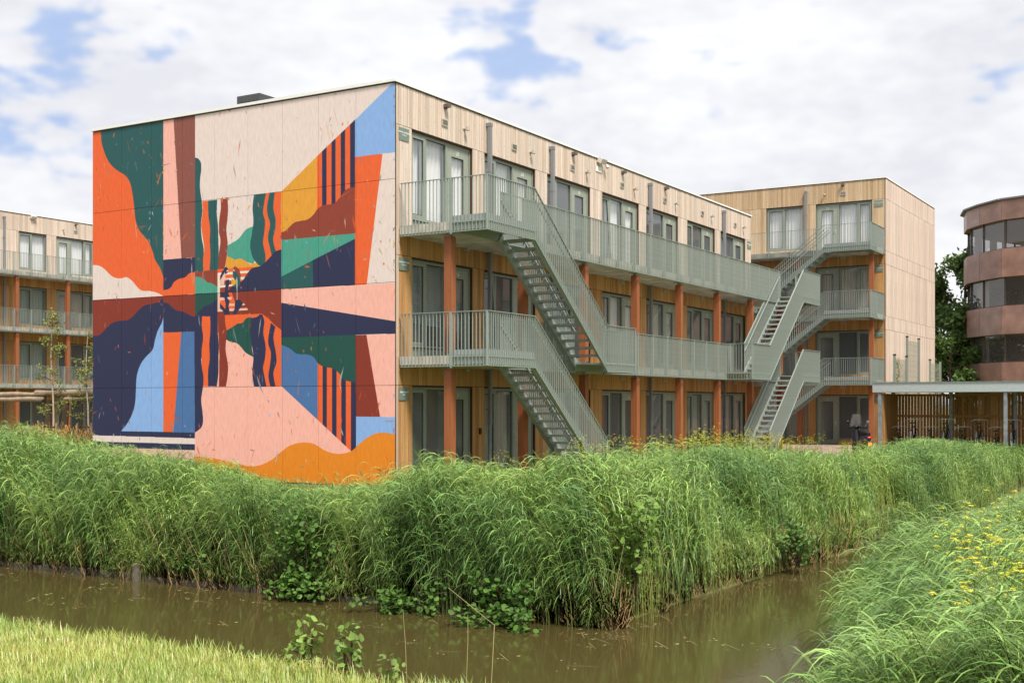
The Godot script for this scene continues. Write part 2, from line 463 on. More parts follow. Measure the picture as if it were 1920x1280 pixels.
# ---------------------------------------------------------------- sky: soft cloud cover with blue gaps
func make_sky() -> Sky:
	var w := 2560
	var h := 1280
	var im := Image.create(w, h, false, Image.FORMAT_RGBF)
	var a := FastNoiseLite.new()
	a.seed = 12
	a.frequency = 1.0
	a.fractal_octaves = 5
	var b := FastNoiseLite.new()
	b.seed = 31
	b.frequency = 1.0
	b.fractal_octaves = 4
	var gaps := []        # directions where the cloud is open in the photograph: pixel, size in radians, strength
	for g in [[70, 110, 0.055, 0.62], [200, 60, 0.05, 0.42], [20, 270, 0.045, 0.62], [330, 120, 0.035, 0.3], [905, 80, 0.032, 0.62], [1010, 40, 0.042, 0.5], [1350, 95, 0.012, 0.4], [1520, 20, 0.03, 0.5], [1240, 20, 0.02, 0.3]]:
		gaps.append([ray(g[0], g[1]).normalized(), g[2], g[3]])
	var ahead := ray(960, 200).normalized()
	for j in h:
		var e := PI * (j + 0.5) / h
		if cos(e) < -0.02:
			im.fill_rect(Rect2i(0, j, w, h - j), Color(0.11, 0.115, 0.10))
			break
		for i in w:
			var t := TAU * (i + 0.5) / w
			var d := Vector3(sin(e) * sin(t), cos(e), -sin(e) * cos(t))
			var p := Vector3(d.x, d.y * 2.6, d.z)
			var wisp := a.get_noise_3dv(p * 7.0 + b.get_noise_3dv(p * 5.0) * Vector3(0.6, 0.9, 0.4))
			var open := a.get_noise_3dv(p * 2.2 + Vector3(3, 0, 8)) * 0.8 + wisp * 0.75 - 0.52
			for g in (gaps if d.dot(ahead) > 0.8 else []):
				var q: float = d.distance_to(g[0]) / g[1]
				if q < 3.0:
					open += g[2] * exp(-q * q * 0.7) * 1.25
			open += a.get_noise_3dv(p * 17.0) * 0.8
			var clear := smoothstep(0.05, 0.6, open) * smoothstep(0.0, 0.12, d.y) * 0.72
			var shade := 0.5 + 0.75 * b.get_noise_3dv(p * 3.1 + Vector3(9, 4, 1)) + 0.36 * b.get_noise_3dv(p * 12.0) + 0.3 * b.get_noise_3dv(p * 34.0)
			var cloud := Color(0.93, 0.93, 0.94).lerp(Color(0.72, 0.73, 0.78), clampf(shade, 0.0, 1.0))
			var blue := Color(0.30, 0.46, 0.78).lerp(Color(0.20, 0.36, 0.72), d.y)
			im.set_pixel(i, j, cloud.lerp(blue, clear) * 0.325)
	var m := PanoramaSkyMaterial.new()
	m.panorama = ImageTexture.create_from_image(im)
	var s := Sky.new()
	s.sky_material = m
	return s

# ---------------------------------------------------------------- materials
func make_materials() -> void:
	var grain := grain_texture()
	var fine := mottle_texture(0.03, Color(0.93, 0.93, 0.93), Color(1, 1, 1))
	var coarse := mottle_texture(0.008, Color(0.74, 0.74, 0.74), Color(1, 1, 1), 6, 8)
	M.fine = fine
	M.coarse = coarse
	M.wood = tinted(textured(Color.WHITE, grain, Vector3(0.9, 0.28, 0.9), 0.8))
	M.column = textured(Color8(160, 94, 54), grain, Vector3(0.6, 0.2, 0.6), 0.65)
	M.slat = textured(Color8(166, 120, 66), grain, Vector3(0.8, 0.25, 0.8), 0.85)
	M.backing = mat(Color8(70, 46, 30), 0.9)
	M.steel = textured(Color8(146, 156, 148), fine, Vector3(0.7, 0.7, 0.7), 0.5)
	M.tread = textured(Color8(164, 172, 172), fine, Vector3(2, 2, 2), 0.55)
	M.frame = textured(Color8(138, 148, 136), fine, Vector3(0.5, 0.5, 0.5), 0.5)
	M.door = textured(Color8(150, 158, 144), fine, Vector3(0.5, 0.5, 0.5), 0.5)
	M.gasket = mat(Color8(24, 26, 26), 0.6)
	M.concrete = textured(Color8(204, 198, 186), coarse, Vector3(0.35, 0.35, 0.35), 0.9)
	M.pipe = mat(Color8(126, 128, 132), 0.5)
	M.zinc = textured(Color8(150, 158, 164), coarse, Vector3(0.8, 0.8, 0.8), 0.45)
	M.galvanised = textured(Color8(196, 204, 208), fine, Vector3(0.6, 0.6, 0.6), 0.4)
	M.galvanised.metallic = 0.35
	M.coping = mat(Color8(232, 232, 230), 0.5)
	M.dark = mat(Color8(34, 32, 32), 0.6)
	M.black = mat(Color8(16, 16, 17), 0.35)
	M.signplate = mat(Color8(112, 128, 118), 0.5)
	M.spout = mat(Color8(96, 86, 78), 0.6)
	M.bronze = mat(Color8(78, 70, 64), 0.5)
	M.white = mat(Color8(232, 232, 228), 0.6)
	M.grille = mat(Color8(176, 172, 162), 0.5)
	M.globe = mat(Color8(206, 200, 190), 0.35)
	M.room = mat(Color8(188, 184, 174), 0.9)
	M.roomfloor = mat(Color8(120, 100, 78), 0.7)
	var glass := mat(Color(0.80, 0.85, 0.87, 0.015), 0.012, 0.17)
	glass.transparency = BaseMaterial3D.TRANSPARENCY_ALPHA
	glass.metallic_specular = 0.5
	M.glass = glass
	var brownglass := mat(Color(0.52, 0.50, 0.49, 0.14), 0.02, 0.32)
	brownglass.transparency = BaseMaterial3D.TRANSPARENCY_ALPHA
	M.tintedglass = brownglass
	var clear := mat(Color(0.92, 0.92, 0.94, 0.16), 0.04)
	clear.transparency = BaseMaterial3D.TRANSPARENCY_ALPHA
	M.screen = clear
	for c in [["sheer", Color8(226, 226, 224)], ["linen", Color8(190, 184, 168)], ["sage", Color8(150, 166, 150)], ["charcoal", Color8(52, 48, 50)], ["blind", Color8(168, 186, 178)]]:
		var m := mat(c[1], 0.95)
		m.backlight_enabled = true
		m.backlight = c[1] * 0.5
		M[c[0]] = m
	M.water = mat(Color8(76, 68, 38), 0.075)
	M.water.metallic_specular = 0.5
	var rip := FastNoiseLite.new()
	rip.seed = 4
	rip.frequency = 0.012
	rip.fractal_octaves = 3
	var ri := rip.get_seamless_image(512, 512)
	ri.convert(Image.FORMAT_RGB8)
	ri.bump_map_to_normal_map(3.0)
	M.water.normal_enabled = true
	M.water.normal_texture = ImageTexture.create_from_image(ri)
	M.water.normal_scale = 0.035
	M.water.uv1_triplanar = true
	M.water.uv1_world_triplanar = true
	M.water.uv1_scale = Vector3(0.35, 0.35, 0.35)
	M.earth = textured(Color.WHITE, mottle_texture(0.02, Color8(74, 70, 40), Color8(126, 122, 66), 6, 21), Vector3(0.22, 0.22, 0.22), 1.0)
	M.paving = textured(Color8(172, 148, 132), coarse, Vector3(0.5, 0.5, 0.5), 0.9)
	M.leaf = foliage(0.42)
	M.reed = foliage(0.16)
	M.reed.roughness = 0.36
	M.reed.metallic_specular = 0.5
	M.straw = tinted(mat(Color.WHITE, 0.9))
	M.petal = tinted(mat(Color.WHITE, 0.7))
	M.bark = textured(Color8(104, 84, 66), coarse, Vector3(2.5, 0.6, 2.5), 0.95)
	M.birch = textured(Color8(206, 192, 172), coarse, Vector3(3, 3, 3), 0.8)
	M.log = textured(Color8(172, 152, 128), coarse, Vector3(1.2, 1.2, 1.2), 0.9)
	M.panelbrown = tinted(textured(Color.WHITE, coarse, Vector3(0.25, 0.25, 0.25), 0.42))
	M.rubber = mat(Color8(22, 22, 23), 0.8)
	M.lens = mat(Color8(190, 22, 16), 0.2)
	M.plate = mat(Color8(226, 160, 24), 0.5)
	M.edging = textured(Color8(112, 104, 92), grain, Vector3(0.5, 1.0, 0.5), 0.95)

func foliage(back: float) -> StandardMaterial3D:
	var m := tinted(mat(Color.WHITE, 0.6))
	m.backlight_enabled = true
	m.backlight = Color(back, back, back).linear_to_srgb()
	m.metallic_specular = 0.4
	return m

# ---------------------------------------------------------------- ground, banks, water
func smooth01(a: float, b: float, x: float) -> float:
	return smoothstep(a, b, x)

func ground_y(x: float, z: float) -> float:
	var y := 0.0
	var bump := n1.get_noise_2d(x * 9.0, z * 9.0) * 0.09
	var far_side := maxf(z - 8.9, x - (10.0 + clampf((6.0 - z) * 0.06, 0.0, 1.3)))          # <0 on the far bank
	var near_side := z - 16.5                                              # >0 on the lawn
	var right_side := x - (12.0 + clampf((z - 2.0) * 0.175, 0.0, 2.2) + 0.4 * smooth01(9.0, 12.5, z))                 # >0 on the right bank
	if far_side < 0.0:
		y = lerpf(-0.92, 0.0, smooth01(0.0, 3.0, -far_side)) + bump * smooth01(0.0, 1.0, -far_side)
	elif near_side > 0.0:
		y = lerpf(-0.95, 0.12, smooth01(0.0, 0.65, near_side)) + 0.022 * near_side + bump * 0.3
	elif right_side > 0.0:
		y = lerpf(-0.95, -0.35, smooth01(0.0, 1.2, right_side)) + 0.12 * smooth01(1.0, 6.0, right_side) + 0.34 * smooth01(0.8, 3.2, right_side) * smooth01(6.0, 9.5, z) + bump
	else:
		y = -1.0 - 0.7 * smooth01(0.0, 0.6, minf(far_side, minf(-near_side, -right_side)))
	return y

func make_ground() -> void:
	var xs := PackedFloat32Array([-500, -250, -120, -70, -45, -34, -28, -24])
	var x := -20.0
	while x <= 24.0:
		xs.append(x)
		x += 0.4
	xs.append_array([27, 32, 40, 60, 110, 240, 500])
	var zs := PackedFloat32Array([-600, -300, -160, -100, -75, -60, -50, -44])
	var z := -40.0
	while z <= 26.0:
		zs.append(z)
		z += 0.4
	zs.append_array([30, 40, 60, 120, 300])
	var b := MB.new()
	for j in zs.size():
		for i in xs.size():
			var p := Vector3(xs[i], ground_y(xs[i], zs[j]), zs[j])
			b.v.append(p)
			var e := 0.15
			b.n.append(Vector3(ground_y(p.x - e, p.z) - ground_y(p.x + e, p.z), 2.0 * e, ground_y(p.x, p.z - e) - ground_y(p.x, p.z + e)).normalized())
			b.c.append(Color.WHITE)
			b.t.append(Vector2(p.x, p.z))
	for j in zs.size() - 1:
		for i in xs.size() - 1:
			var k := j * xs.size() + i
			b.i.append_array([k, k + 1, k + xs.size(), k + 1, k + xs.size() + 1, k + xs.size()])
	tag(build(b, "ground", M.earth, self), "", "", "", "structure")
	var w := MB.new()
	w.quad(Vector3(-400, WATER, 17.5), Vector3(40, WATER, 17.5), Vector3(40, WATER, -300), Vector3(-400, WATER, -300))
	tag(build(w, "water", M.water, self), "", "", "", "structure")
	var p := MB.new()
	p.span(Vector3(-7, -0.1, -35.3), Vector3(3.4, 0.03, -27.0))
	p.span(Vector3(0.2, -0.1, -27.0), Vector3(5.9, 0.03, -12.0))
	tag(build(p, "path", M.paving, self), "", "", "", "structure")

# ---------------------------------------------------------------- timber buildings
const PALE := [[0.72, 0.61, 0.52], [0.70, 0.59, 0.49], [0.74, 0.64, 0.55], [0.66, 0.53, 0.42], [0.73, 0.60, 0.50], [0.70, 0.61, 0.52], [0.75, 0.64, 0.55]]
const HONEY := [[0.55, 0.30, 0.105], [0.59, 0.34, 0.13], [0.49, 0.25, 0.08], [0.62, 0.37, 0.155], [0.53, 0.28, 0.10], [0.58, 0.31, 0.11]]
const ROSY := [[0.76, 0.63, 0.54], [0.74, 0.61, 0.52], [0.78, 0.65, 0.56], [0.72, 0.58, 0.49], [0.77, 0.64, 0.54]]
const WARM := [[0.64, 0.47, 0.29], [0.60, 0.43, 0.26], [0.67, 0.50, 0.32], [0.57, 0.40, 0.23], [0.65, 0.49, 0.31], [0.68, 0.53, 0.36]]

func board_mesh() -> Mesh:
	if not cache.has("board"):
		var b := BoxMesh.new()
		b.size = Vector3.ONE
		cache.board = b
	return cache.board

# upright boards that fill rectangles [u0, u1, y0, y1, palette] of a wall; frame maps (u, y, out) into the building
func boards(root: Node3D, frame: Transform3D, rects: Array, wide := 0.115) -> void:
	var where := []
	var tints := []
	for r in rects:
		var u: float = r[0]
		while u < r[1] - 0.01:
			var w := minf(wide * rr(0.62, 1.3), r[1] - u)
			if r[1] - u - w < 0.04:
				w = r[1] - u
			var h: float = r[3] - r[2]
			var o := rr(0.0, 0.007)
			where.append(frame * Transform3D(Basis.from_scale(Vector3(w - 0.006, h, 0.022)), Vector3(u + w * 0.5, (r[2] + r[3]) * 0.5, -0.011 - o)))
			var p: Array = r[4][rng.randi() % r[4].size()]
			var k := rr(0.86, 1.1)
			if r.size() > 5 and u < r[5]:
				p = PALE[3]
			tints.append(Color(p[0] * k, p[1] * k, p[2] * k))
			u += w
	scatter("cladding", board_mesh(), M.wood, where, tints, root)

func rect_frame(b: MB, u0: float, u1: float, y0: float, y1: float, z: float, w: float, d: float) -> void:
	b.span(Vector3(u0, y0, z - d), Vector3(u0 + w, y1, z))
	b.span(Vector3(u1 - w, y0, z - d), Vector3(u1, y1, z))
	b.span(Vector3(u0 + w, y0, z - d), Vector3(u1 - w, y0 + w, z))
	b.span(Vector3(u0 + w, y1 - w, z - d), Vector3(u1 - w, y1, z))

func pane_mesh(w: float, h: float) -> Mesh:
	var key := "pane%.2f_%.2f" % [w, h]
	if not cache.has(key):
		var b := MB.new()
		b.quad(Vector3(0, 0, 0), Vector3(w, 0, 0), Vector3(w, h, 0), Vector3(0, h, 0))
		cache[key] = b.mesh()
	return cache[key]

func gasket_mesh(w: float, h: float) -> Mesh:
	var key := "gasket%.2f_%.2f" % [w, h]
	if not cache.has(key):
		var b := MB.new()
		rect_frame(b, 0, w, 0, h, 0.012, 0.018, 0.012)
		cache[key] = b.mesh()
	return cache[key]

func curtain_mesh(w: float, h: float, folds: float) -> Mesh:
	var key := "curtain%.2f_%.2f_%.1f" % [w, h, folds]
	if not cache.has(key):
		var b := MB.new()
		var k := int(w / 0.03)
		var g := RandomNumberGenerator.new()
		g.seed = int(w * 100 + folds)
		var ph := 0.0
		for i in k + 1:
			var x := w * i / k
			ph += rr(0.5, 1.3) * folds * 0.03
			var z := sin(ph * TAU) * 0.035
			for y in 2:
				b.v.append(Vector3(x, h * y, z))
				b.n.append(Vector3(-cos(ph * TAU), 0, 0.9).normalized())
				b.c.append(Color.WHITE)
				b.t.append(Vector2(x, y))
		for i in k:
			var q := i * 2
			b.i.append_array([q, q + 1, q + 2, q + 2, q + 1, q + 3])
		cache[key] = b.mesh()
	return cache[key]

func blind_mesh(w: float, h: float) -> Mesh:
	var key := "blind%.2f_%.2f" % [w, h]
	if not cache.has(key):
		var b := MB.new()
		var y := h * 0.28
		while y < h:
			b.box(Vector3(w * 0.5, y, 0), Vector3(w, 0.004, 0.05), Basis(Vector3.RIGHT, 0.9))
			y += 0.05
		cache[key] = b.mesh()
	return cache[key]

func hanging(w: float, h: float, kind: String) -> Mesh:
	return blind_mesh(w, h) if kind == "blind" else curtain_mesh(w, h, 7.0)

func glazing(o: Node3D, u: float, y: float, w: float, h: float, z: float, curtain: String, turn := 0.0) -> void:
	var t := Transform3D(Basis(Vector3.UP, turn), Vector3(u, y, z))
	part(pane_mesh(w, h), "pane", M.glass, o, t)
	part(gasket_mesh(w, h), "gasket", M.gasket, o, t)
	if curtain != "":
		part(hanging(w + 0.1, h + 0.1, curtain), "blind" if curtain == "blind" else "curtain", M[curtain], o, at_pos(Vector3(u - 0.05, y - 0.05, z - 0.16)))

# one opening: kind "flat" (casement, fixed light, door), "mirrored" (door, fixed light, casement) or "window" (two lights)
func opening(root: Node3D, kind: String, u: float, y: float, curtain: String, number := "", tilt := 0.0) -> void:
	var z := -0.09
	var top := y + 2.37
	var width := 1.87 if kind == "window" else 2.72
	var sill := y + (0.30 if kind != "mirrored" else 0.32)
	var f := MB.new()
	var m := kind == "mirrored"
	var X := func(a: float) -> float: return u + (width - a if m else a)
	var S := func(a: float, b2: float, y0: float, y1: float, z0: float, z1: float) -> void:
		f.span(Vector3(X.call(a), y0, z0), Vector3(X.call(b2), y1, z1))
	# outer frame, mullions, sill
	var foot := sill - 0.06 if kind == "window" else y + 0.02
	S.call(0.0, 0.055, foot, top, z - 0.1, z)
	S.call(width - 0.055, width, foot, top, z - 0.1, z)
	S.call(0.055, width - 0.055, top - 0.06, top, z - 0.1, z)
	var split: Array = [0.0, 0.92, 1.87] if kind == "window" else [0.0, 0.70, 1.63]
	var last: float = split[2]
	S.call(0.055, last - 0.03, sill - 0.055, sill, z - 0.1, z + 0.025)
	S.call(split[1] - 0.035, split[1] + 0.035, sill, top - 0.06, z - 0.1, z)
	if kind != "window":
		S.call(last - 0.04, last + 0.04, foot, top - 0.06, z - 0.1, z)
	if kind == "flat":
		S.call(0.055, last - 0.04, foot, sill - 0.075, z - 0.06, z - 0.02)       # grey panel under the windows
	var o := build(f, "window", M.frame, root)
	# casement in the first light
	var a0: float = split[0] + 0.06
	var a1: float = split[1] - 0.04
	var cb := MB.new()
	rect_frame(cb, 0.0, a1 - a0, 0.0, top - 0.07 - sill, 0.0, 0.075, 0.07)
	var cx: float = X.call(a1) if m else X.call(a0)
	var ct := Transform3D(Basis(Vector3.RIGHT, -tilt * 0.4) * Basis(Vector3.UP, -tilt), Vector3(cx, sill + 0.005, z + 0.015))
	part(cb.mesh(), "casement", M.frame, o, ct)
	var w := a1 - a0 - 0.15
	var h := top - 0.07 - sill - 0.15
	var gt := ct * at_pos(Vector3(0.075, 0.075, -0.03))
	part(pane_mesh(w, h), "pane", M.glass, o, gt)
	part(gasket_mesh(w, h), "gasket", M.gasket, o, gt)
	if curtain != "" and tilt == 0.0:
		part(hanging(w + 0.1, h + 0.1, curtain), "blind" if curtain == "blind" else "curtain", M[curtain], o, at_pos(Vector3(cx + 0.03, sill + 0.03, z - 0.2)))
	# fixed light
	var b0: float = split[1] + 0.035
	var b1: float = split[2] - 0.04
	glazing(o, (X.call(b1) if m else X.call(b0)), sill, b1 - b0, top - 0.06 - sill, z - 0.05, curtain)
	if kind == "window":
		return
	# door
	var d0: float = last + 0.045
	var d1: float = width - 0.06
	var db := MB.new()
	var dx: float = X.call(d1) if m else X.call(d0)
	var dw := d1 - d0
	var gl := 0.2
	var gw := dw - 0.42
	var dh := top - 0.065 - foot
	var g0 := 0.24
	var g1 := dh - 0.23
	db.span(Vector3(0, 0, -0.06), Vector3(gl, dh, 0.0))
	db.span(Vector3(gl + gw, 0, -0.06), Vector3(dw, dh, 0.0))
	db.span(Vector3(gl, 0, -0.06), Vector3(gl + gw, g0, 0.0))
	db.span(Vector3(gl, g1, -0.06), Vector3(gl + gw, dh, 0.0))
	var door := part(db.mesh(), "door", M.door, root, at_pos(Vector3(dx, foot, z - 0.015)))
	part(pane_mesh(gw, g1 - g0), "pane", M.glass, door, at_pos(Vector3(gl, g0, -0.035)))
	part(gasket_mesh(gw, g1 - g0), "gasket", M.gasket, door, at_pos(Vector3(gl, g0, -0.025)))
	if curtain != "" and curtain != "charcoal":
		part(hanging(gw + 0.06, g1 - g0 + 0.06, curtain), "blind" if curtain == "blind" else "curtain", M[curtain], door, at_pos(Vector3(gl - 0.03, g0 - 0.03, -0.14)))
	var hb := MB.new()
	var hx := 0.09 if not m else dw - 0.09
	hb.box(Vector3(hx, 1.02, 0.012), Vector3(0.035, 0.2, 0.018))
	hb.bar(Vector3(hx, 1.05, 0.05), Vector3(hx + (0.11 if not m else -0.11), 1.05, 0.05), 0.018, 0.018)
	hb.bar(Vector3(hx, 1.05, 0.01), Vector3(hx, 1.05, 0.05), 0.018, 0.018)
	build(hb, "handle", M.galvanised, door)
	if number != "":
		lettering(number, 0.13, M.white, door, Vector3(gl + gw * 0.5, dh - 0.13, 0.004), "number")

func lettering(words: String, size: float, material: Material, parent: Node, at: Vector3, called := "lettering") -> void:
	var t := TextMesh.new()
	var f := SystemFont.new()
	f.font_names = PackedStringArray(["Droid Sans"])
	t.font = f
	t.text = words
	t.font_size = 32
	t.pixel_size = size / 32.0
	t.depth = 0.004
	t.curve_step = 4.0
	part(t, called, material, parent, at_pos(at))

func wall_sign(root: Node3D, u: float, y: float, line1: String, line2: String) -> void:
	var b := MB.new()
	b.box(Vector3(0, 0, 0.01), Vector3(0.40, 0.30, 0.012))
	var o := part(b.mesh(), "sign", M.signplate, root, at_pos(Vector3(u, y, 0.0)))
	lettering(line1, 0.055, M.white, o, Vector3(0, 0.045, 0.018))
	lettering(line2, 0.042, M.white, o, Vector3(0, -0.02, 0.018))

# fittings of one bay on the wall above an opening
func fittings(root: Node3D, u: float, y: float, lamp: bool, m := false) -> void:
	var s := -1.0 if m else 1.0
	if lamp:
		var b := MB.new()
		b.box(Vector3(0, 0, 0.07), Vector3(0.14, 0.08, 0.14))
		b.box(Vector3(0, -0.05, 0.02), Vector3(0.1, 0.05, 0.04))
		part(b.mesh(), "spout", M.spout, root, at_pos(Vector3(u, y + 0.72, 0)))
	var g := MB.new()
	rect_frame(g, -0.13, 0.13, -0.085, 0.085, 0.03, 0.02, 0.03)
	for k in 4:
		g.box(Vector3(0, -0.05 + k * 0.034, 0.018), Vector3(0.22, 0.016, 0.02), Basis(Vector3.RIGHT, 0.5))
	part(g.mesh(), "vent_grille", M.grille, root, at_pos(Vector3(u - 0.02 * s, y + 0.30, 0)))
	var l := MB.new()
	l.tube([Vector3(0, 0, 0), Vector3(0, 0, 0.03)], [0.055, 0.055], 10)
	l.tube([Vector3(0, 0, 0.03), Vector3(0, 0.0, 0.10)], [0.014, 0.014], 6)
	l.tube([Vector3(0, 0.055, 0.13), Vector3(0, 0.03, 0.13), Vector3(0, -0.06, 0.13)], [0.035, 0.062, 0.075], 12)
	part(l.mesh(), "wall_lamp", M.grille, root, Transform3D(Basis.from_scale(Vector3.ONE * 0.8), Vector3(u + 0.88 * s, y + 0.32, 0)))

func downpipe(root: Node3D, u: float, y0: float, y1: float, ground: bool) -> void:
	var b := MB.new()
	b.span(Vector3(u - 0.05, y0, 0.05), Vector3(u + 0.05, y1, 0.14))
	b.span(Vector3(u - 0.058, y1 - 0.08, -0.02), Vector3(u + 0.058, y1 + 0.01, 0.15))
	var y := y0 + 0.4
	while y < y1 - 0.3:
		b.span(Vector3(u - 0.056, y, -0.01), Vector3(u + 0.056, y + 0.03, 0.146))
		y += 1.5
	var o := build(b, "downpipe", M.pipe, root)
	if ground:
		var s := MB.new()
		s.tube([Vector3(u, 0.0, 0.095), Vector3(u, 1.5, 0.095)], [0.048, 0.048], 10)
		s.tube([Vector3(u, 1.45, 0.095), Vector3(u, 1.53, 0.095)], [0.058, 0.058], 10)
		build(s, "standpipe", M.zinc, o)

func baluster_mesh() -> Mesh:
	if not cache.has("baluster"):
		var b := BoxMesh.new()
		b.size = Vector3(0.010, 1.25, 0.030)
		cache.baluster = b
	return cache.baluster

# gallery slab with its railing; gaps: stretches of railing left open for a staircase
func balcony(root: Node3D, u0: float, u1: float, y: float, gaps: Array, ends: Array) -> void:
	var b := MB.new()
	b.span(Vector3(u0, y - 0.21, 0.03), Vector3(u1, y - 0.01, 1.44))
	var o := build(b, "balcony", M.concrete, root)
	var sb := MB.new()
	sb.span(Vector3(u0 + 0.01, y - 0.225, 0.03), Vector3(u1 - 0.01, y - 0.213, 1.43))
	build(sb, "soffit", M.concrete, o)
	var r := MB.new()
	var where := []
	var runs := []
	var a := u0
	for g in gaps:
		if g[0] > a + 0.05:
			runs.append([a, g[0]])
		a = g[1]
	if u1 > a + 0.05:
		runs.append([a, u1])
	var yc := y - 0.25 + 0.625
	for run in runs:
		r.span(Vector3(run[0], y + 0.985, 1.475), Vector3(run[1], y + 1.0, 1.525))
		r.span(Vector3(run[0], y - 0.265, 1.475), Vector3(run[1], y - 0.25, 1.525))
		var x: float = run[0] + 0.05
		var k := 0
		while x < run[1]:
			where.append(at_pos(Vector3(x, yc, 1.5)))
			if k % 11 == 0:
				r.span(Vector3(x - 0.02, y - 0.25, 1.47), Vector3(x + 0.02, y + 0.985, 1.53))
				r.span(Vector3(x - 0.09, y - 0.17, 1.44), Vector3(x + 0.09, y - 0.05, 1.468))
			x += 0.1
			k += 1
	for e in ends:
		r.span(Vector3(e - 0.025, y + 0.985, 0.05), Vector3(e + 0.025, y + 1.0, 1.475))
		r.span(Vector3(e - 0.025, y - 0.265, 0.05), Vector3(e + 0.025, y - 0.25, 1.475))
		r.span(Vector3(e - 0.02, y - 0.25, 1.45), Vector3(e + 0.02, y + 0.985, 1.49))
		var x := 0.09
		while x < 1.44:
			var t := Transform3D(Basis(Vector3.UP, PI / 2), Vector3(e, yc, x))
			if e == u0 and root.has_meta("near"):
				part(baluster_mesh(), "baluster", M.steel, o, t)
			else:
				where.append(t)
			x += 0.1
		for q in [0.12, 1.36]:
			r.span(Vector3(e + 0.02, y - 0.19, q - 0.09), Vector3(e + 0.03, y - 0.05, q + 0.09))
	build(r, "railing", M.steel, o)
	if where.size():
		scatter("balusters", baluster_mesh(), M.steel, where, [Color.WHITE], o)

# cfg: length, storeys, depth, bays [kind, u, curtains per storey, numbers per storey, tilt per storey], palettes per storey
func timber_block(root: Node3D, L: float, storeys: int, depth: float, bays: Array, top_palette: Array, low_palette: Array, bleach := 0.0) -> void:
	var H := storeys * FLOOR + 0.3
	var wall := MB.new()
	var inner := MB.new()
	var floors := MB.new()
	for s in storeys:
		var y := s * FLOOR
		var seam := y + 2.4
		var next := (s + 1) * FLOOR if s < storeys - 1 else H - 0.032
		var pal: Array = top_palette if s == storeys - 1 else low_palette
		var rects := []
		rects.append([0.03, L - 0.03, seam + 0.012, next, pal, bleach])
		wall.span(Vector3(0, y + 2.37, -0.25), Vector3(L, (s + 1) * FLOOR if s < storeys - 1 else H, -0.03))
		var u := 0.0
		for b in bays:
			var w := 1.87 if b[0] == "window" else 2.72
			rects.append([maxf(u, 0.03), b[1], y + 0.0, seam, pal, bleach])
			wall.span(Vector3(u, y, -0.25), Vector3(b[1], y + 2.37, -0.03))
			if b[0] == "window":
				rects.append([b[1], b[1] + w, y, y + 0.24, pal, bleach])
				wall.span(Vector3(b[1], y, -0.25), Vector3(b[1] + w, y + 0.24, -0.03))
			elif b[0] == "mirrored":
				rects.append([b[1] + 1.09, b[1] + w, y, y + 0.26, pal, bleach])
				wall.span(Vector3(b[1] + 1.09, y, -0.25), Vector3(b[1] + w, y + 0.26, -0.03))
			u = b[1] + w
			opening(root, b[0], b[1], y, b[2][s % b[2].size()], b[3][s] if b.size() > 3 else "", b[4][s] if b.size() > 4 else 0.0)
		rects.append([u, L - 0.03, y, seam, pal, bleach])
		wall.span(Vector3(u, y, -0.25), Vector3(L, y + 2.37, -0.03))
		boards(root, Transform3D.IDENTITY, rects)
		floors.span(Vector3(0.05, y - 0.28, -depth + 0.05), Vector3(L - 0.05, y - 0.01, -0.26))
		inner.span(Vector3(0.05, y, -6.2), Vector3(L - 0.05, y + 2.8, -6.1))
	floors.span(Vector3(0.02, H - 0.3, -depth + 0.02), Vector3(L - 0.02, H - 0.04, -0.26))
	var u2 := 0.3
	while u2 < L:
		inner.span(Vector3(u2 - 0.06, 0, -6.1), Vector3(u2 + 0.06, H - 0.3, -0.26))
		u2 += 3.405
	wall.span(Vector3(0, 0, -depth), Vector3(0.2, H, -0.25))
	wall.span(Vector3(L - 0.2, 0, -depth), Vector3(L, H, -0.25))
	wall.span(Vector3(0.2, 0, -depth), Vector3(L - 0.2, H, -depth + 0.2))
	build(wall, "wall", M.backing, root)
	build(inner, "inner_wall", M.room, root)
	build(floors, "floor_slab", M.roomfloor, root)
	var c := MB.new()
	c.span(Vector3(-0.06, H, -0.32), Vector3(L + 0.04, H + 0.05, 0.035))
	c.span(Vector3(-0.06, H, -depth - 0.03), Vector3(0.26, H + 0.07, -0.32))
	c.span(Vector3(L - 0.26, H, -depth - 0.03), Vector3(L + 0.04, H + 0.07, -0.32))
	c.span(Vector3(0.26, H, -depth - 0.03), Vector3(L - 0.26, H + 0.07, -depth + 0.26))
	build(c, "coping", M.coping, root)
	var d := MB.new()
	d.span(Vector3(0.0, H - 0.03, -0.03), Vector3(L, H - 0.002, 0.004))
	build(d, "coping_shade", M.dark, root)  # dark strip painted in as the thin shadow line below the coping

func column(root: Node3D, u: float, n: float, y0: float, y1: float) -> void:
	var b := MB.new()
	b.span(Vector3(u, y0 + 0.06, n), Vector3(u + 0.2, y1 - 0.09, n + 0.2))
	var o := build(b, "column", M.column, root)
	var p := MB.new()
	p.span(Vector3(u - 0.06, y1 - 0.02, n - 0.06), Vector3(u + 0.26, y1, n + 0.26))
	p.span(Vector3(u + 0.05, y1 - 0.09, n + 0.05), Vector3(u + 0.15, y1 - 0.02, n + 0.15))
	build(p, "bracket", M.tread, o)
	var fb := MB.new()
	fb.span(Vector3(u + 0.04, y0, n + 0.04), Vector3(u + 0.16, y0 + 0.06, n + 0.16))
	build(fb, "foot", M.tread, o)

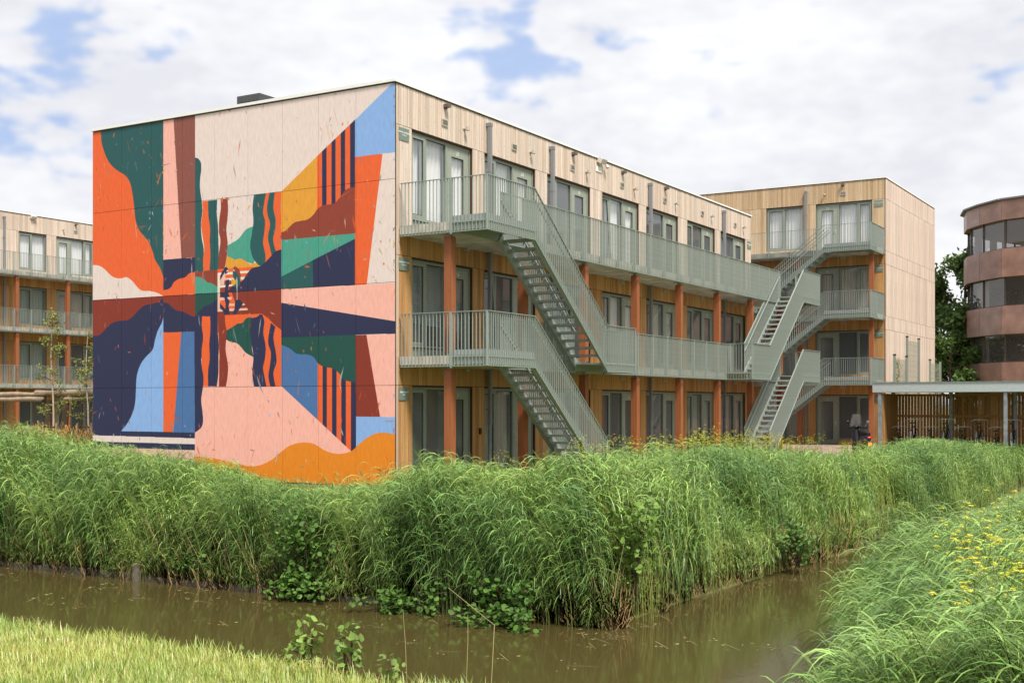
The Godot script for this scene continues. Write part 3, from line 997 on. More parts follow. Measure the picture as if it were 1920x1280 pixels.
# outside stair: landing, flight going down in direction dir along the wall, lower landing unless it ends on the ground
func staircase(frame: Transform3D, uo: float, dir: float, ybot: float, ground: bool, label: String, group: String, near: bool) -> void:
	var root := Node3D.new()
	root.name = numbered("outside_staircase")
	add_child(root)
	root.transform = frame * at_pos(Vector3(uo, ybot, 1.5))
	tag(root, label, "staircase", group)
	var S := 0.786
	var A := 2.15
	var R := 3.93
	var P := func(a: float, y: float, n: float) -> Vector3: return Vector3(dir * a, y, n)
	var top := FLOOR
	var lb := MB.new()
	lb.span(P.call(0.0, top - 0.05, -0.04), P.call(A + 0.05, top - 0.01, 0.98))
	lb.span(P.call(0.03, top - 0.22, 0.90), P.call(A, top - 0.052, 0.96))
	lb.span(P.call(0.03, top - 0.22, 0.02), P.call(0.08, top - 0.052, 0.90))
	lb.span(P.call(0.08, top - 0.22, -0.03), P.call(A, top - 0.052, 0.02))
	build(lb, "landing", M.steel, root)
	for n in [0.03, 0.93]:
		var sb := MB.new()
		sb.bar(P.call(A - 0.05, top - 0.13, n), P.call(A + R, -0.05 if not ground else 0.0, n), 0.05, 0.24)
		build(sb, "stringer", M.steel, root)
	if not cache.has("tread"):
		var tb := MB.new()
		tb.box(Vector3(0, -0.008, 0), Vector3(0.265, 0.014, 0.85))
		tb.box(Vector3(0.125, -0.03, 0), Vector3(0.014, 0.05, 0.85))
		tb.box(Vector3(-0.125, -0.03, 0), Vector3(0.014, 0.05, 0.85))
		for k in 9:
			tb.box(Vector3(0.112 - k * 0.028, 0.001, 0), Vector3(0.008, 0.008, 0.8))
		cache.tread = tb.mesh()
	for k in range(1, 16):
		part(cache.tread, "tread", M.tread, root, at_pos(P.call(A + R * k / 16.0 - 0.05, top * (1.0 - k / 16.0), 0.48)))
	if not ground:
		var gb := MB.new()
		gb.span(P.call(A + R - 0.05, -0.06, -0.04), P.call(A + R + 1.8, -0.015, 0.98))
		gb.span(P.call(A + R, -0.22, 0.90), P.call(A + R + 1.8, -0.062, 0.96))
		gb.span(P.call(A + R, -0.22, -0.03), P.call(A + R + 1.8, -0.062, 0.02))
		build(gb, "lower_landing", M.steel, root)
	# guards
	var rb := MB.new()
	var where := []
	var line := func(a: float) -> float:
		if a < A: return top
		if a < A + R: return top - S * (a - A)
		return 0.0
	var last := A + R + (0.0 if ground else 1.8)
	for n in [0.985, -0.02]:
		var pts := [0.0, A, A + R, last] if n > 0 else [A + 0.1, A + R - 0.1]
		for k in pts.size() - 1:
			if pts[k + 1] - pts[k] < 0.02:
				continue
			for off in [0.99, -0.255]:
				rb.bar(P.call(pts[k], line.call(pts[k]) + off, n), P.call(pts[k + 1], line.call(pts[k + 1]) + off, n), 0.05, 0.016)
		var a: float = pts[0] + 0.05
		while a < pts[-1]:
			where.append(at_pos(P.call(a, line.call(a) + 0.37, n)))
			a += 0.1
		# inner hand rail on brackets
		var q := -0.05 if n > 0 else 0.05
		rb.bar(P.call(A, line.call(A) + 0.80, n + q), P.call(A + R, line.call(A + R) + 0.80, n + q), 0.035, 0.035)
	for e in ([0.0] if ground else [0.0, last]):
		for off in [0.99, -0.255]:
			rb.bar(P.call(e, line.call(e) + off, 0.0), P.call(e, line.call(e) + off, 0.985), 0.05, 0.016)
		var n := 0.08
		while n < 0.95:
			where.append(Transform3D(Basis(Vector3.UP, PI / 2), P.call(e, line.call(e) + 0.37, n)))
			n += 0.1
		rb.bar(P.call(e, line.call(e) - 0.255, 0.97), P.call(e, line.call(e) + 0.99, 0.97), 0.045, 0.045)
		rb.bar(P.call(e, line.call(e) - 0.3, 0.0), P.call(e, line.call(e) + 0.99, 0.0), 0.05, 0.05)
	if ground:
		rb.bar(P.call(last, 0.0, 0.985), P.call(last, 0.99, 0.985), 0.045, 0.045)
	build(rb, "handrail", M.steel, root)
	# toe boards on the landing
	var kb := MB.new()
	kb.span(P.call(0.02, top, 0.03), P.call(0.03, top + 0.12, 0.95))
	kb.span(P.call(0.04, top, 0.945), P.call(A, top + 0.12, 0.955))
	build(kb, "toe_board", M.tread, root)
	if near:
		for t in where:
			part(baluster_mesh(), "baluster", M.steel, root, t)
	else:
		scatter("balusters", baluster_mesh(), M.steel, where, [Color.WHITE], root)

# ---------------------------------------------------------------- the three timber buildings
func main_building() -> void:
	var t := Transform3D(Basis(Vector3.UP, PI / 2), Vector3.ZERO)
	var root := thing("mural_building", "three storey timber apartment building with a bright abstract mural on its end wall", "building", Vector3.ZERO, PI / 2)
	root.set_meta("near", true)
	var L := 24.36
	var top := ["sheer", "sheer", "", "sheer", "", "", ""]
	var mid := ["blind", "", "charcoal", "sheer", "linen", "", ""]
	var low := ["", "linen", "sheer", "charcoal", "", "sage", "linen"]
	var bays := []
	for k in 7:
		bays.append(["flat", 0.67 + 3.405 * k - (0.12 if k == 1 or k == 2 or k == 4 or k == 6 else 0.0), [low[k], mid[k], top[k]], [str(7 - k), str(14 - k), str(21 - k)], [0.0, 0.16 if k == 1 else 0.0, 0.16 if k == 3 or k == 6 else 0.0]])
	timber_block(root, L, 3, MURAL_W, bays, PALE, HONEY, 0.11)
	for s in 3:
		for k in 7:
			fittings(root, 0.67 + 3.405 * k + 1.42, s * FLOOR + 2.4 + 0.12, s == 2 and k in [0, 2, 3, 4])
	for u in [4.08, 7.51, 14.33, 21.15]:
		downpipe(root, u, 2 * FLOOR, ROOF - 0.2, false)
		downpipe(root, u, FLOOR, 2 * FLOOR - 0.22, false)
		downpipe(root, u, 1.4, FLOOR - 0.22, true)
	wall_sign(root, 0.33, 2 * FLOOR + 2.2, "tweede verdieping", "15 t/m 21")
	wall_sign(root, 0.33, FLOOR + 2.2, "eerste verdieping", "8 t/m 14")
	wall_sign(root, 0.33, 2.2, "begane grond", "1 t/m 7")
	wall_sign(root, 24.09, 2 * FLOOR + 2.2, "tweede verdieping", "15 t/m 21")
	var i := MB.new()
	i.box(Vector3(3.72, 1.25, 0.02), Vector3(0.08, 0.16, 0.04))
	build(i, "intercom", M.black, root)
	for s in [1, 2]:
		balcony(root, 0.13, 25.5, s * FLOOR, [[0.13, 2.3], [6.2, 8.0] if s == 1 else [2.3, 2.3], [18.3, 20.1] if s == 1 else [23.3, 23.3], [23.6, 25.5]], [0.13])
	for s in 3:
		for k in 8:
			column(root, 0.31 + 3.39 * k, 1.17, s * FLOOR if s else 0.0, (s + 1) * FLOOR - 0.225) if s < 2 else null
	# flood light and notice at the eaves
	var f := MB.new()
	f.box(Vector3(10.67, 9.50, 0.10), Vector3(0.34, 0.16, 0.16), Basis(Vector3.RIGHT, 0.5))
	f.box(Vector3(10.67, 9.44, 0.02), Vector3(0.1, 0.2, 0.06))
	f.tube([Vector3(10.98, 9.42, 0.10), Vector3(10.98, 9.33, 0.14)], [0.055, 0.06], 10)
	build(f, "floodlight", M.globe, root)
	var nb := MB.new()
	nb.box(Vector3(10.62, 9.24, 0.012), Vector3(0.4, 0.17, 0.01))
	build(nb, "notice", M.white, root)
	# roof fan
	var v := MB.new()
	v.box(Vector3(2.1, 10.0, -6.07), Vector3(1.15, 0.74, 0.82))
	for k in 5:
		v.box(Vector3(1.515, 10.2, -6.36 + k * 0.145), Vector3(0.03, 0.05, 0.10))
		v.box(Vector3(1.75 + k * 0.2, 10.2, -5.65), Vector3(0.12, 0.05, 0.03))
	build(v, "roof_vent", mat(Color8(70, 72, 76), 0.5), root)
	# painted panels: 9 columns, 4 rows, on the end wall that faces the canal
	var paintmat := mat(Color.WHITE, 0.62)
	paintmat.albedo_texture = paint_mural()
	var edges := [0.0, 2.4, 4.84, 7.28, ROOF - 0.03]
	var w := MURAL_W / 9.0
	var gap := 0.005
	for r in 4:
		for c in 9:
			var x0 := -MURAL_W + c * w + gap
			var x1 := -MURAL_W + (c + 1) * w - gap
			var y0: float = edges[r] + gap
			var y1: float = edges[r + 1] - gap
			var b := MB.new()
			b.box(Vector3((x0 + x1) / 2, (y0 + y1) / 2, 0.016), Vector3(x1 - x0, y1 - y0, 0.012))
			for k in b.v.size():
				b.t[k] = Vector2((b.v[k].x + MURAL_W) / MURAL_W, (MURAL_H - b.v[k].y) / MURAL_H)
			var a := []
			a.resize(Mesh.ARRAY_MAX)
			a[Mesh.ARRAY_VERTEX] = b.v
			a[Mesh.ARRAY_NORMAL] = b.n
			a[Mesh.ARRAY_TEX_UV] = b.t
			var uv2 := PackedVector2Array()
			for q in b.v:
				uv2.append(Vector2(q.x, q.y) * 0.45)
			a[Mesh.ARRAY_TEX_UV2] = uv2
			a[Mesh.ARRAY_INDEX] = b.i
			var m := ArrayMesh.new()
			m.add_surface_from_arrays(Mesh.PRIMITIVE_TRIANGLES, a)
			# the building is turned a quarter: undo it for pieces given in world axes
			part(m, "mural_panel", paintmat, root, Transform3D(Basis(Vector3.UP, -PI / 2), Vector3.ZERO))
	var db := MB.new()
	db.span(Vector3(-MURAL_W, 0.0, 0.002), Vector3(0.012, ROOF - 0.01, 0.009))
	part(db.mesh(), "panel_batten", M.dark, root, Transform3D(Basis(Vector3.UP, -PI / 2), Vector3.ZERO))
	staircase(t, 0.13, 1.0, FLOOR, false, "grey green steel stair from the top gallery down to the middle gallery, beside the mural", "", true)
	staircase(t, 0.13, 1.0, 0.0, true, "grey green steel stair from the middle gallery down to the grass, beside the mural", "", true)
	staircase(t, 25.5, -1.0, FLOOR, false, "solid looking steel stair from the top gallery at the far end of the mural building", "", false)
	staircase(t, 25.5, -1.0, 0.0, true, "steel stair from middle gallery to ground at the far end of the mural building", "", false)

func rear_building() -> void:
	var xl := -17.8
	var z := -35.43
	var L := 2.64 - xl
	var root := thing("corner_building", "four storey timber apartment building with a blank pale board gable", "building", Vector3(xl, 0, z))
	var bays := []
	for k in 3:
		var o := -xl - 6.81 * (2 - k)
		bays.append(["window", o - 3.2, ["linen", "linen", "sheer", "sheer"]])
		bays.append(["mirrored", o - 0.7, ["", "", "linen", "sheer"], ["", "", "", ""] if k < 2 else ["1", "7", "13", "19"]])
	timber_block(root, L, 4, 10.73, bays, WARM, HONEY)
	for s in 4:
		fittings(root, -xl + 0.63, s * FLOOR + 2.52, s == 3, true)
	downpipe(root, -xl - 1.17, 3 * FLOOR, 12.35, false)
	for s in 3:
		downpipe(root, -xl - 1.17, s * FLOOR if s else 1.4, (s + 1) * FLOOR - 0.22, s == 0)
	var rows := ["begane grond", "eerste verdieping", "tweede verdieping", "derde verdieping"]
	for s in 4:
		wall_sign(root, L - 0.31, s * FLOOR + 2.2, rows[s], ["1 t/m 6", "7 t/m 12", "13 t/m 18", "19 t/m 24"][s])
	for s in [1, 2, 3]:
		balcony(root, 2.0, L - 0.04, s * FLOOR, [[L - 8.0, L - 6.1] if s < 3 else [L - 2.2, L - 2.2], [L - 2.2, L - 0.04]], [L - 0.04])
	for s in 3:
		for k in 4:
			column(root, L - 0.42 - 3.4 * k, 1.17, s * FLOOR, (s + 1) * FLOOR - 0.225)
	# gable of boards, split by two joints in every storey
	var g := Transform3D(Basis(Vector3.UP, PI / 2), Vector3(L + 0.03, 0, 0))
	var rects := []
	for s in 4:
		var y := s * FLOOR
		rects.append([0.0, 10.73, y - 0.05 if s else 0.0, y + 2.39, ROSY])
		rects.append([0.0, 10.73, y + 2.405, y + 3.028 if s < 3 else 12.6, ROSY])
	boards(root, g, rects, 0.13)
	var eb := MB.new()
	eb.span(Vector3(L + 0.003, 0, -10.75), Vector3(L + 0.008, 12.6, -0.0))
	build(eb, "gable_batten", M.backing, root)
	var t := root.transform
	for s in 3:
		staircase(t, L - 0.04, -1.0, s * FLOOR, s == 0, ["steel stair from the lowest gallery to the ground on the building with the pale gable", "steel stair between the two lower galleries of the building with the pale gable", "steel stair from the top gallery of the building with the pale gable"][s], "", false)

func left_building() -> void:
	var root := thing("gallery_building", "four storey timber apartment building with galleries behind the log trellis", "building", Vector3(-41.87, 0, -10.0), PI / 2)
	var bays := []
	for k in 4:
		var o := 24.04 - 10.0 + 6.81 * (k - 1)
		bays.append(["window", o - 2.55 if k > 0 else o - 2.55, ["", "sage", "sage", "sheer"]])
		bays.append(["mirrored", o, ["charcoal", "", "linen", "sheer"], ["", "", "", ""]])
	var L := 34.0
	timber_block(root, L, 4, 10.7, bays, PALE, HONEY)
	for s in 4:
		for k in 3:
			fittings(root, 15.38 + 6.81 * (k - 1), s * FLOOR + 2.52, s == 3, true)
	for k in 3:
		downpipe(root, 10.5 + 6.81 * k, 3 * FLOOR, 12.35, false)
		for s in 3:
			downpipe(root, 10.5 + 6.81 * k, s * FLOOR if s else 1.4, (s + 1) * FLOOR - 0.22, s == 0)
	for s in [1, 2, 3]:
		balcony(root, 0.1, L - 0.1, s * FLOOR, [], [])
	for s in 3:
		for k in 9:
			column(root, 10.28 - 6.8 + 3.4 * k, 1.17, s * FLOOR, (s + 1) * FLOOR - 0.225)
	var f := MB.new()
	f.box(Vector3(12.4, 12.55, 0.10), Vector3(0.34, 0.16, 0.16), Basis(Vector3.RIGHT, 0.5))
	build(f, "floodlight", M.globe, root)

# ---------------------------------------------------------------- brown office building with rounded corner
func round_building() -> void:
	var root := thing("office_building", "red brown office block with a faceted round corner and bands of dark windows", "building", Vector3(5.0, 0, -56.0))
	var plan := [Vector2(4.2, -66), Vector2(2.6, -62), Vector2(1.92, -58.2), Vector2(2.5, -56.1), Vector2(3.5, -54.6), Vector2(5.0, -53.0), Vector2(6.6, -52.4), Vector2(8.6, -52.1), Vector2(10.6, -52.0), Vector2(12.6, -52.0), Vector2(15.0, -52.0), Vector2(18, -52), Vector2(64, -52)]
	var cen := Vector2(14, -66)
	var tones := [[0.50, 0.28, 0.215], [0.52, 0.30, 0.235], [0.47, 0.26, 0.20], [0.53, 0.325, 0.265]]
	var bands := [[0.0, 1.0], [2.7, 4.4], [6.05, 7.7], [9.4, 11.05], [12.75, 13.9]]
	var P := func(q: Vector2, inset: float, y: float) -> Vector3:
		var w := q.move_toward(Vector2(maxf(cen.x, q.x), cen.y), inset)
		return Vector3(w.x - 5.0, y, w.y + 56.0)
	for f in plan.size() - 1:
		var a: Vector2 = plan[f]
		var b: Vector2 = plan[f + 1]
		var k := maxi(1, roundi(a.distance_to(b) / (1.5 if a.x < 17.0 else 4.0)))
		for j in k:
			var p0 := a.lerp(b, float(j) / k)
			var p1 := a.lerp(b, float(j + 1) / k)
			for s in bands.size():
				var m := MB.new()
				var tt: Array = tones[rng.randi() % tones.size()]
				m.col = Color(tt[0], tt[1], tt[2])
				var e := 0.006
				var q0 := p0.lerp(p1, e)
				var q1 := p0.lerp(p1, 1.0 - e)
				var y0: float = bands[s][0]
				var y1: float = bands[s][1]
				m.quad(P.call(q0, 0, y0), P.call(q1, 0, y0), P.call(q1, 0, y1), P.call(q0, 0, y1))
				m.quad(P.call(q0, 0, y1), P.call(q1, 0, y1), P.call(q1, 0.5, y1), P.call(q0, 0.5, y1))
				m.quad(P.call(q0, 0.5, y0), P.call(q1, 0.5, y0), P.call(q1, 0, y0), P.call(q0, 0, y0))
				m.quad(P.call(q1, 0, y0), P.call(q1, 0.5, y0), P.call(q1, 0.5, y1), P.call(q1, 0, y1))
				m.quad(P.call(q0, 0.5, y0), P.call(q0, 0, y0), P.call(q0, 0, y1), P.call(q0, 0.5, y1))
				build(m, "cladding_panel", M.panelbrown, root)
				if s < bands.size() - 1:
					var h0: float = bands[s][1]
					var h1: float = bands[s + 1][0]
					var g := MB.new()
					g.quad(P.call(p0, 0.34, h0), P.call(p1, 0.34, h0), P.call(p1, 0.34, h1), P.call(p0, 0.34, h1))
					var o := build(g, "window", M.tintedglass, root)
					var fr := MB.new()
					fr.bar(P.call(p0, 0.32, h0), P.call(p0, 0.32, h1), 0.07, 0.12, Vector3(1, 0, 0))
					fr.bar(P.call(p0, 0.32, h0 + 0.04), P.call(p1, 0.32, h0 + 0.04), 0.1, 0.08)
					build(fr, "frame", M.bronze, o)
					if rng.randf() < 0.42:
						var cu := MB.new()
						var d0: Vector3 = P.call(p0, 0.7, h0)
						var d1: Vector3 = P.call(p1, 0.7, h0)
						for c in 12:
							var x0 := d0.lerp(d1, c / 12.0) + Vector3(0, 0, 0.05 * (c % 2))
							var x1 := d0.lerp(d1, (c + 1) / 12.0) + Vector3(0, 0, 0.05 * ((c + 1) % 2))
							cu.quad(x0, x1, x1 + Vector3.UP * (h1 - h0), x0 + Vector3.UP * (h1 - h0))
						build(cu, "curtain", M.linen, o)
	var core := MB.new()
	for s in bands.size():
		for f in plan.size() - 1:
			for y in [bands[s][0] + 0.02, bands[s][1] - 0.02]:
				core.tri(P.call(plan[f], 0.03, y), P.call(plan[f + 1], 0.03, y), P.call(cen, 0, y))
	for f in plan.size() - 1:
		core.quad(P.call(plan[f], 5.0, 0), P.call(plan[f + 1], 5.0, 0), P.call(plan[f + 1], 5.0, 13.5), P.call(plan[f], 5.0, 13.5))
	build(core, "floor_slab", M.room, root)
	var r := MB.new()
	for f in plan.size() - 1:
		r.bar(P.call(plan[f], -0.02, 13.94), P.call(plan[f + 1], -0.02, 13.94), 0.4, 0.09)
	build(r, "roof_edge", M.pipe, root)
	var ch := MB.new()
	ch.span(Vector3(1.55, 13.6, 2.0), Vector3(3.2, 14.95, 0.5))
	build(ch, "chimney", M.grille, root)

# ---------------------------------------------------------------- bicycle shelter, bicycles, scooter, wire trellises
func shelter() -> void:
	var root := thing("bicycle_shelter", "bicycle shelter with a galvanised flat roof and slatted wooden back", "shelter", Vector3(5.5, 0, -23.1))
	var len := 13.0
	var b := MB.new()
	b.span(Vector3(-0.26, 2.40, -2.75), Vector3(len, 2.75, 0.1))
	var roof := build(b, "roof", M.galvanised, root)
	var lip := MB.new()
	lip.span(Vector3(-0.28, 2.745, -2.77), Vector3(len + 0.02, 2.775, 0.13))
	build(lip, "roof_lip", M.zinc, roof)
	for p in [[0.0, 0.0], [4.42, 0.0], [8.84, 0.0], [-0.05, -2.2], [2.12, -2.2], [4.42, -2.2], [6.7, -2.2], [8.84, -2.2]]:
		var c := MB.new()
		c.span(Vector3(p[0] - 0.06, 0, p[1] - 0.06), Vector3(p[0] + 0.06, 2.4, p[1] + 0.06))
		c.span(Vector3(p[0] - 0.12, 0, p[1] - 0.12), Vector3(p[0] + 0.12, 0.02, p[1] + 0.12))
		build(c, "post", M.zinc, root)
	for y in [0.25, 1.45, 2.26]:
		var c := MB.new()
		c.span(Vector3(0.0, y, -2.33), Vector3(len - 0.2, y + 0.09, -2.28))
		c.span(Vector3(0.045, y, -2.28), Vector3(0.085, y + 0.09, -0.06))
		build(c, "batten", M.slat, root)
	var sm := BoxMesh.new()
	sm.size = Vector3(0.098, 2.2, 0.022)
	var tones := []
	for k in 4:
		var m: StandardMaterial3D = M.slat.duplicate()
		m.albedo_color = M.slat.albedo_color * (0.86 + 0.09 * k)
		tones.append(m)
	var x := 0.05
	while x < len - 0.2:
		part(sm, "slat", tones[rng.randi() % 4], root, at_pos(Vector3(x, 1.22 + rr(-0.01, 0.01), -2.355)))
		x += 0.118
	var z := -2.2
	while z < -0.08:
		part(sm, "slat", tones[rng.randi() % 4], root, Transform3D(Basis(Vector3.UP, PI / 2), Vector3(0.105, 1.22, z)))
		z += 0.105
	var rk := thing("bicycle_rack", "two tier galvanised bicycle rack in the shelter", "rack", Vector3(8.9, 0, -23.9))
	for k in 11:
		var q := MB.new()
		var y := 0.34 if k % 2 else 0.06
		for e in [-0.05, 0.05]:
			q.bar(Vector3(-2.9 + 0.58 * k + e, y - 0.02, -0.75), Vector3(-2.9 + 0.58 * k + e, y - 0.02, 0.9), 0.02, 0.03)
		if k % 2:
			q.bar(Vector3(-2.9 + 0.58 * k, 0.0, -0.3), Vector3(-2.9 + 0.58 * k, y - 0.04, -0.3), 0.05, 0.05, Vector3(1, 0, 0))
			q.bar(Vector3(-2.9 + 0.58 * k, 0.0, 0.5), Vector3(-2.9 + 0.58 * k, y - 0.04, 0.5), 0.05, 0.05, Vector3(1, 0, 0))
		build(q, "gutter", M.zinc, rk)
	var cross := MB.new()
	for z2 in [-0.3, 0.5]:
		cross.bar(Vector3(-3.1, 0.02, z2), Vector3(3.1, 0.02, z2), 0.05, 0.04)
	build(cross, "base_rail", M.zinc, rk)
	# bicycles
	var first: Node3D
	for k in 11:
		var spot := Vector3(6.0 + 0.58 * k, 0.0, -23.9 + (0.16 if k % 2 else 0.0))
		var o: Node3D
		if k == 0:
			o = bicycle()
			first = o
		else:
			o = first.duplicate()
			o.name = numbered("bicycle")
			add_child(o)
		o.position = spot + Vector3(0, 0.34 if k % 2 else 0.06, 0)
		o.rotation = Vector3(0, PI / 2 + rr(-0.08, 0.08), rr(-0.05, 0.05))

func ring(b: MB, o: Vector3, r: float, w: float, k := 20) -> void:
	var p := []
	var rad := []
	for i in k + 1:
		p.append(o + Vector3(cos(TAU * i / k), sin(TAU * i / k), 0) * r)
		rad.append(w)
	b.tube(p, rad, 6, false)

func bicycle() -> Node3D:
	var t := thing("bicycle", "dark city bicycle parked nose in under the galvanised shelter", "bicycle", Vector3.ZERO, 0.0, "bicycles in the shelter")
	for x in [-0.52, 0.52]:
		var ty := MB.new()
		ring(ty, Vector3(x, 0.34, 0), 0.325, 0.02)
		var o := build(ty, "wheel", M.rubber, t)
		var sp := MB.new()
		for k in 10:
			sp.bar(Vector3(x, 0.34, 0), Vector3(x + cos(TAU * k / 10) * 0.31, 0.34 + sin(TAU * k / 10) * 0.31, 0), 0.004, 0.004, Vector3(0, 0, 1))
		ring(sp, Vector3(x, 0.34, 0), 0.30, 0.008, 16)
		build(sp, "spokes", M.galvanised, o)
	var f := MB.new()
	for s in [[-0.52, 0.34, -0.08, 0.30], [-0.08, 0.30, -0.22, 0.86], [-0.08, 0.30, 0.36, 0.74], [-0.2, 0.72, 0.36, 0.84], [-0.52, 0.34, -0.2, 0.7], [0.36, 0.66, 0.52, 0.34], [0.36, 0.66, 0.30, 1.02]]:
		f.tube([Vector3(s[0], s[1], 0), Vector3(s[2], s[3], 0)], [0.016, 0.016], 6)
	build(f, "frame", M.black, t)
	var h := MB.new()
	h.tube([Vector3(0.14, 1.0, -0.29), Vector3(0.27, 1.05, -0.2), Vector3(0.31, 1.05, 0), Vector3(0.27, 1.05, 0.2), Vector3(0.14, 1.0, 0.29)], [0.013, 0.013, 0.013, 0.013, 0.013], 6)
	build(h, "handlebar", M.galvanised, t)
	var s := MB.new()
	s.ball(Vector3(-0.24, 0.92, 0), Vector3(0.13, 0.035, 0.085))
	build(s, "saddle", M.rubber, t)
	var c := MB.new()
	for x in [-0.6, -0.42]:
		c.bar(Vector3(x, 0.74, -0.06), Vector3(x, 0.74, 0.06), 0.012, 0.012)
	for z in [-0.06, 0.06]:
		c.bar(Vector3(-0.7, 0.74, z), Vector3(-0.26, 0.74, z), 0.012, 0.012)
		c.bar(Vector3(-0.54, 0.36, z), Vector3(-0.58, 0.74, z), 0.01, 0.01)
	build(c, "luggage_rack", M.black, t)
	return t

func scooter() -> void:
	var t := thing("motor_scooter", "dark motor scooter with a tall clear windscreen and yellow plate", "scooter", Vector3(4.66, 0.03, -23.6), 0.62)
	# rear faces +z, front faces -z
	for z in [0.62, -0.66]:
		var w := MB.new()
		var p := []
		var r := []
		for k in 19:
			p.append(Vector3(0, 0.25 + cos(TAU * k / 18) * 0.19, z + sin(TAU * k / 18) * 0.19))
			r.append(0.058)
		w.tube(p, r, 8, false)
		var o := build(w, "wheel", M.rubber, t)
		var h := MB.new()
		h.tube([Vector3(-0.03, 0.25, z), Vector3(0.03, 0.25, z)], [0.14, 0.14], 14)
		build(h, "rim", M.zinc, o)
	var b := MB.new()
	b.tube([Vector3(0, 0.62, 0.92), Vector3(0, 0.66, 0.70), Vector3(0, 0.60, 0.35), Vector3(0, 0.45, 0.08), Vector3(0, 0.32, -0.05)], [0.05, 0.13, 0.19, 0.16, 0.10], 12)
	b.tube([Vector3(0, 0.34, 0.30), Vector3(0, 0.30, -0.3)], [0.15, 0.13], 10)
	b.tube([Vector3(0, 0.30, -0.32), Vector3(0, 0.62, -0.46), Vector3(0, 0.92, -0.54)], [0.12, 0.2, 0.13], 12)
	b.tube([Vector3(0, 0.46, -0.86), Vector3(0, 0.50, -0.66), Vector3(0, 0.42, -0.44)], [0.04, 0.09, 0.07], 10)
	build(b, "body", mat(Color8(52, 52, 60), 0.25), t)
	var s := MB.new()
	s.tube([Vector3(0, 0.80, 0.72), Vector3(0, 0.82, 0.45), Vector3(0, 0.78, 0.12)], [0.09, 0.13, 0.09], 12)
	build(s, "seat", M.rubber, t)
	var h := MB.new()
	h.tube([Vector3(-0.36, 1.02, -0.34), Vector3(-0.14, 1.04, -0.46), Vector3(0.14, 1.04, -0.46), Vector3(0.36, 1.02, -0.34)], [0.022, 0.03, 0.03, 0.022], 8)
	h.ball(Vector3(0, 1.04, -0.50), Vector3(0.16, 0.09, 0.12))
	build(h, "handlebar", M.black, t)
	for x in [-1.0, 1.0]:
		var m := MB.new()
		m.tube([Vector3(0.28 * x, 1.04, -0.38), Vector3(0.38 * x, 1.22, -0.34)], [0.008, 0.008], 5)
		m.ball(Vector3(0.40 * x, 1.25, -0.33), Vector3(0.065, 0.05, 0.02))
		build(m, "mirror", M.white if x > 0 else M.black, t)
	var w := MB.new()
	for k in 8:
		for j in 6:
			var q := func(i: int, l: int) -> Vector3:
				var a := lerpf(-0.8, 0.8, i / 8.0)
				var y := l / 6.0
				return Vector3(sin(a) * (0.32 - 0.10 * y * y), 1.02 + y * 0.52, -0.66 + (1.0 - cos(a)) * 0.22 + y * 0.12)
			w.quad(q.call(k, j), q.call(k + 1, j), q.call(k + 1, j + 1), q.call(k, j + 1))
	build(w, "windscreen", M.screen, t)
	var l := MB.new()
	l.ball(Vector3(0, 0.66, 0.88), Vector3(0.11, 0.055, 0.05))
	build(l, "tail_light", M.lens, t)
	var pl := MB.new()
	pl.box(Vector3(0, 0.42, 0.90), Vector3(0.15, 0.13, 0.008), Basis(Vector3.RIGHT, -0.25))
	build(pl, "number_plate", M.plate, t)
	var c := MB.new()
	c.bar(Vector3(-0.16, 0.60, 0.72), Vector3(0, 0.52, 0.84), 0.02, 0.03)
	c.bar(Vector3(0.16, 0.60, 0.72), Vector3(0, 0.52, 0.84), 0.02, 0.03)
	build(c, "trim", M.zinc, t)

func trellis(z0: float, z1: float, h0: float, h1: float, label: String) -> void:
	var t := thing("wire_trellis", label, "trellis", Vector3(3.4, 0, z0))
	var d := z1 - z0
	for e in [[0.0, h0], [d, h1]]:
		var b := MB.new()
		b.span(Vector3(-0.05, 0, e[0] - 0.05), Vector3(0.05, e[1], e[0] + 0.05))
		var o := build(b, "post", M.frame, t)
		var c := MB.new()
		c.span(Vector3(-0.06, e[1], e[0] - 0.06), Vector3(0.06, e[1] + 0.06, e[0] + 0.06))
		build(c, "cap", M.dark, o)
	var h := minf(h0, h1) - 0.15
	var w := MB.new()
	var y := 0.3
	while y < h:
		w.bar(Vector3(0, y, 0), Vector3(0, y, d), 0.012, 0.012)
		y += 0.25
	var q := 0.08
	while q < absf(d):
		w.bar(Vector3(0, 0.3, -q), Vector3(0, h, -q), 0.008, 0.008, Vector3(1, 0, 0))
		q += 0.09
	build(w, "wire_mesh", M.frame, t)
	if label.contains("vine"):
		var vb := MB.new()
		for k in 420:
			leaves_round(vb, Vector3(rr(-0.05, 0.1), rr(0.2, h), -rr(0.05, 0.75)), 0.1, 1, 0.09, 0.07, [0.22, 0.25, 0.08])
		build(vb, "vine", M.leaf, t)

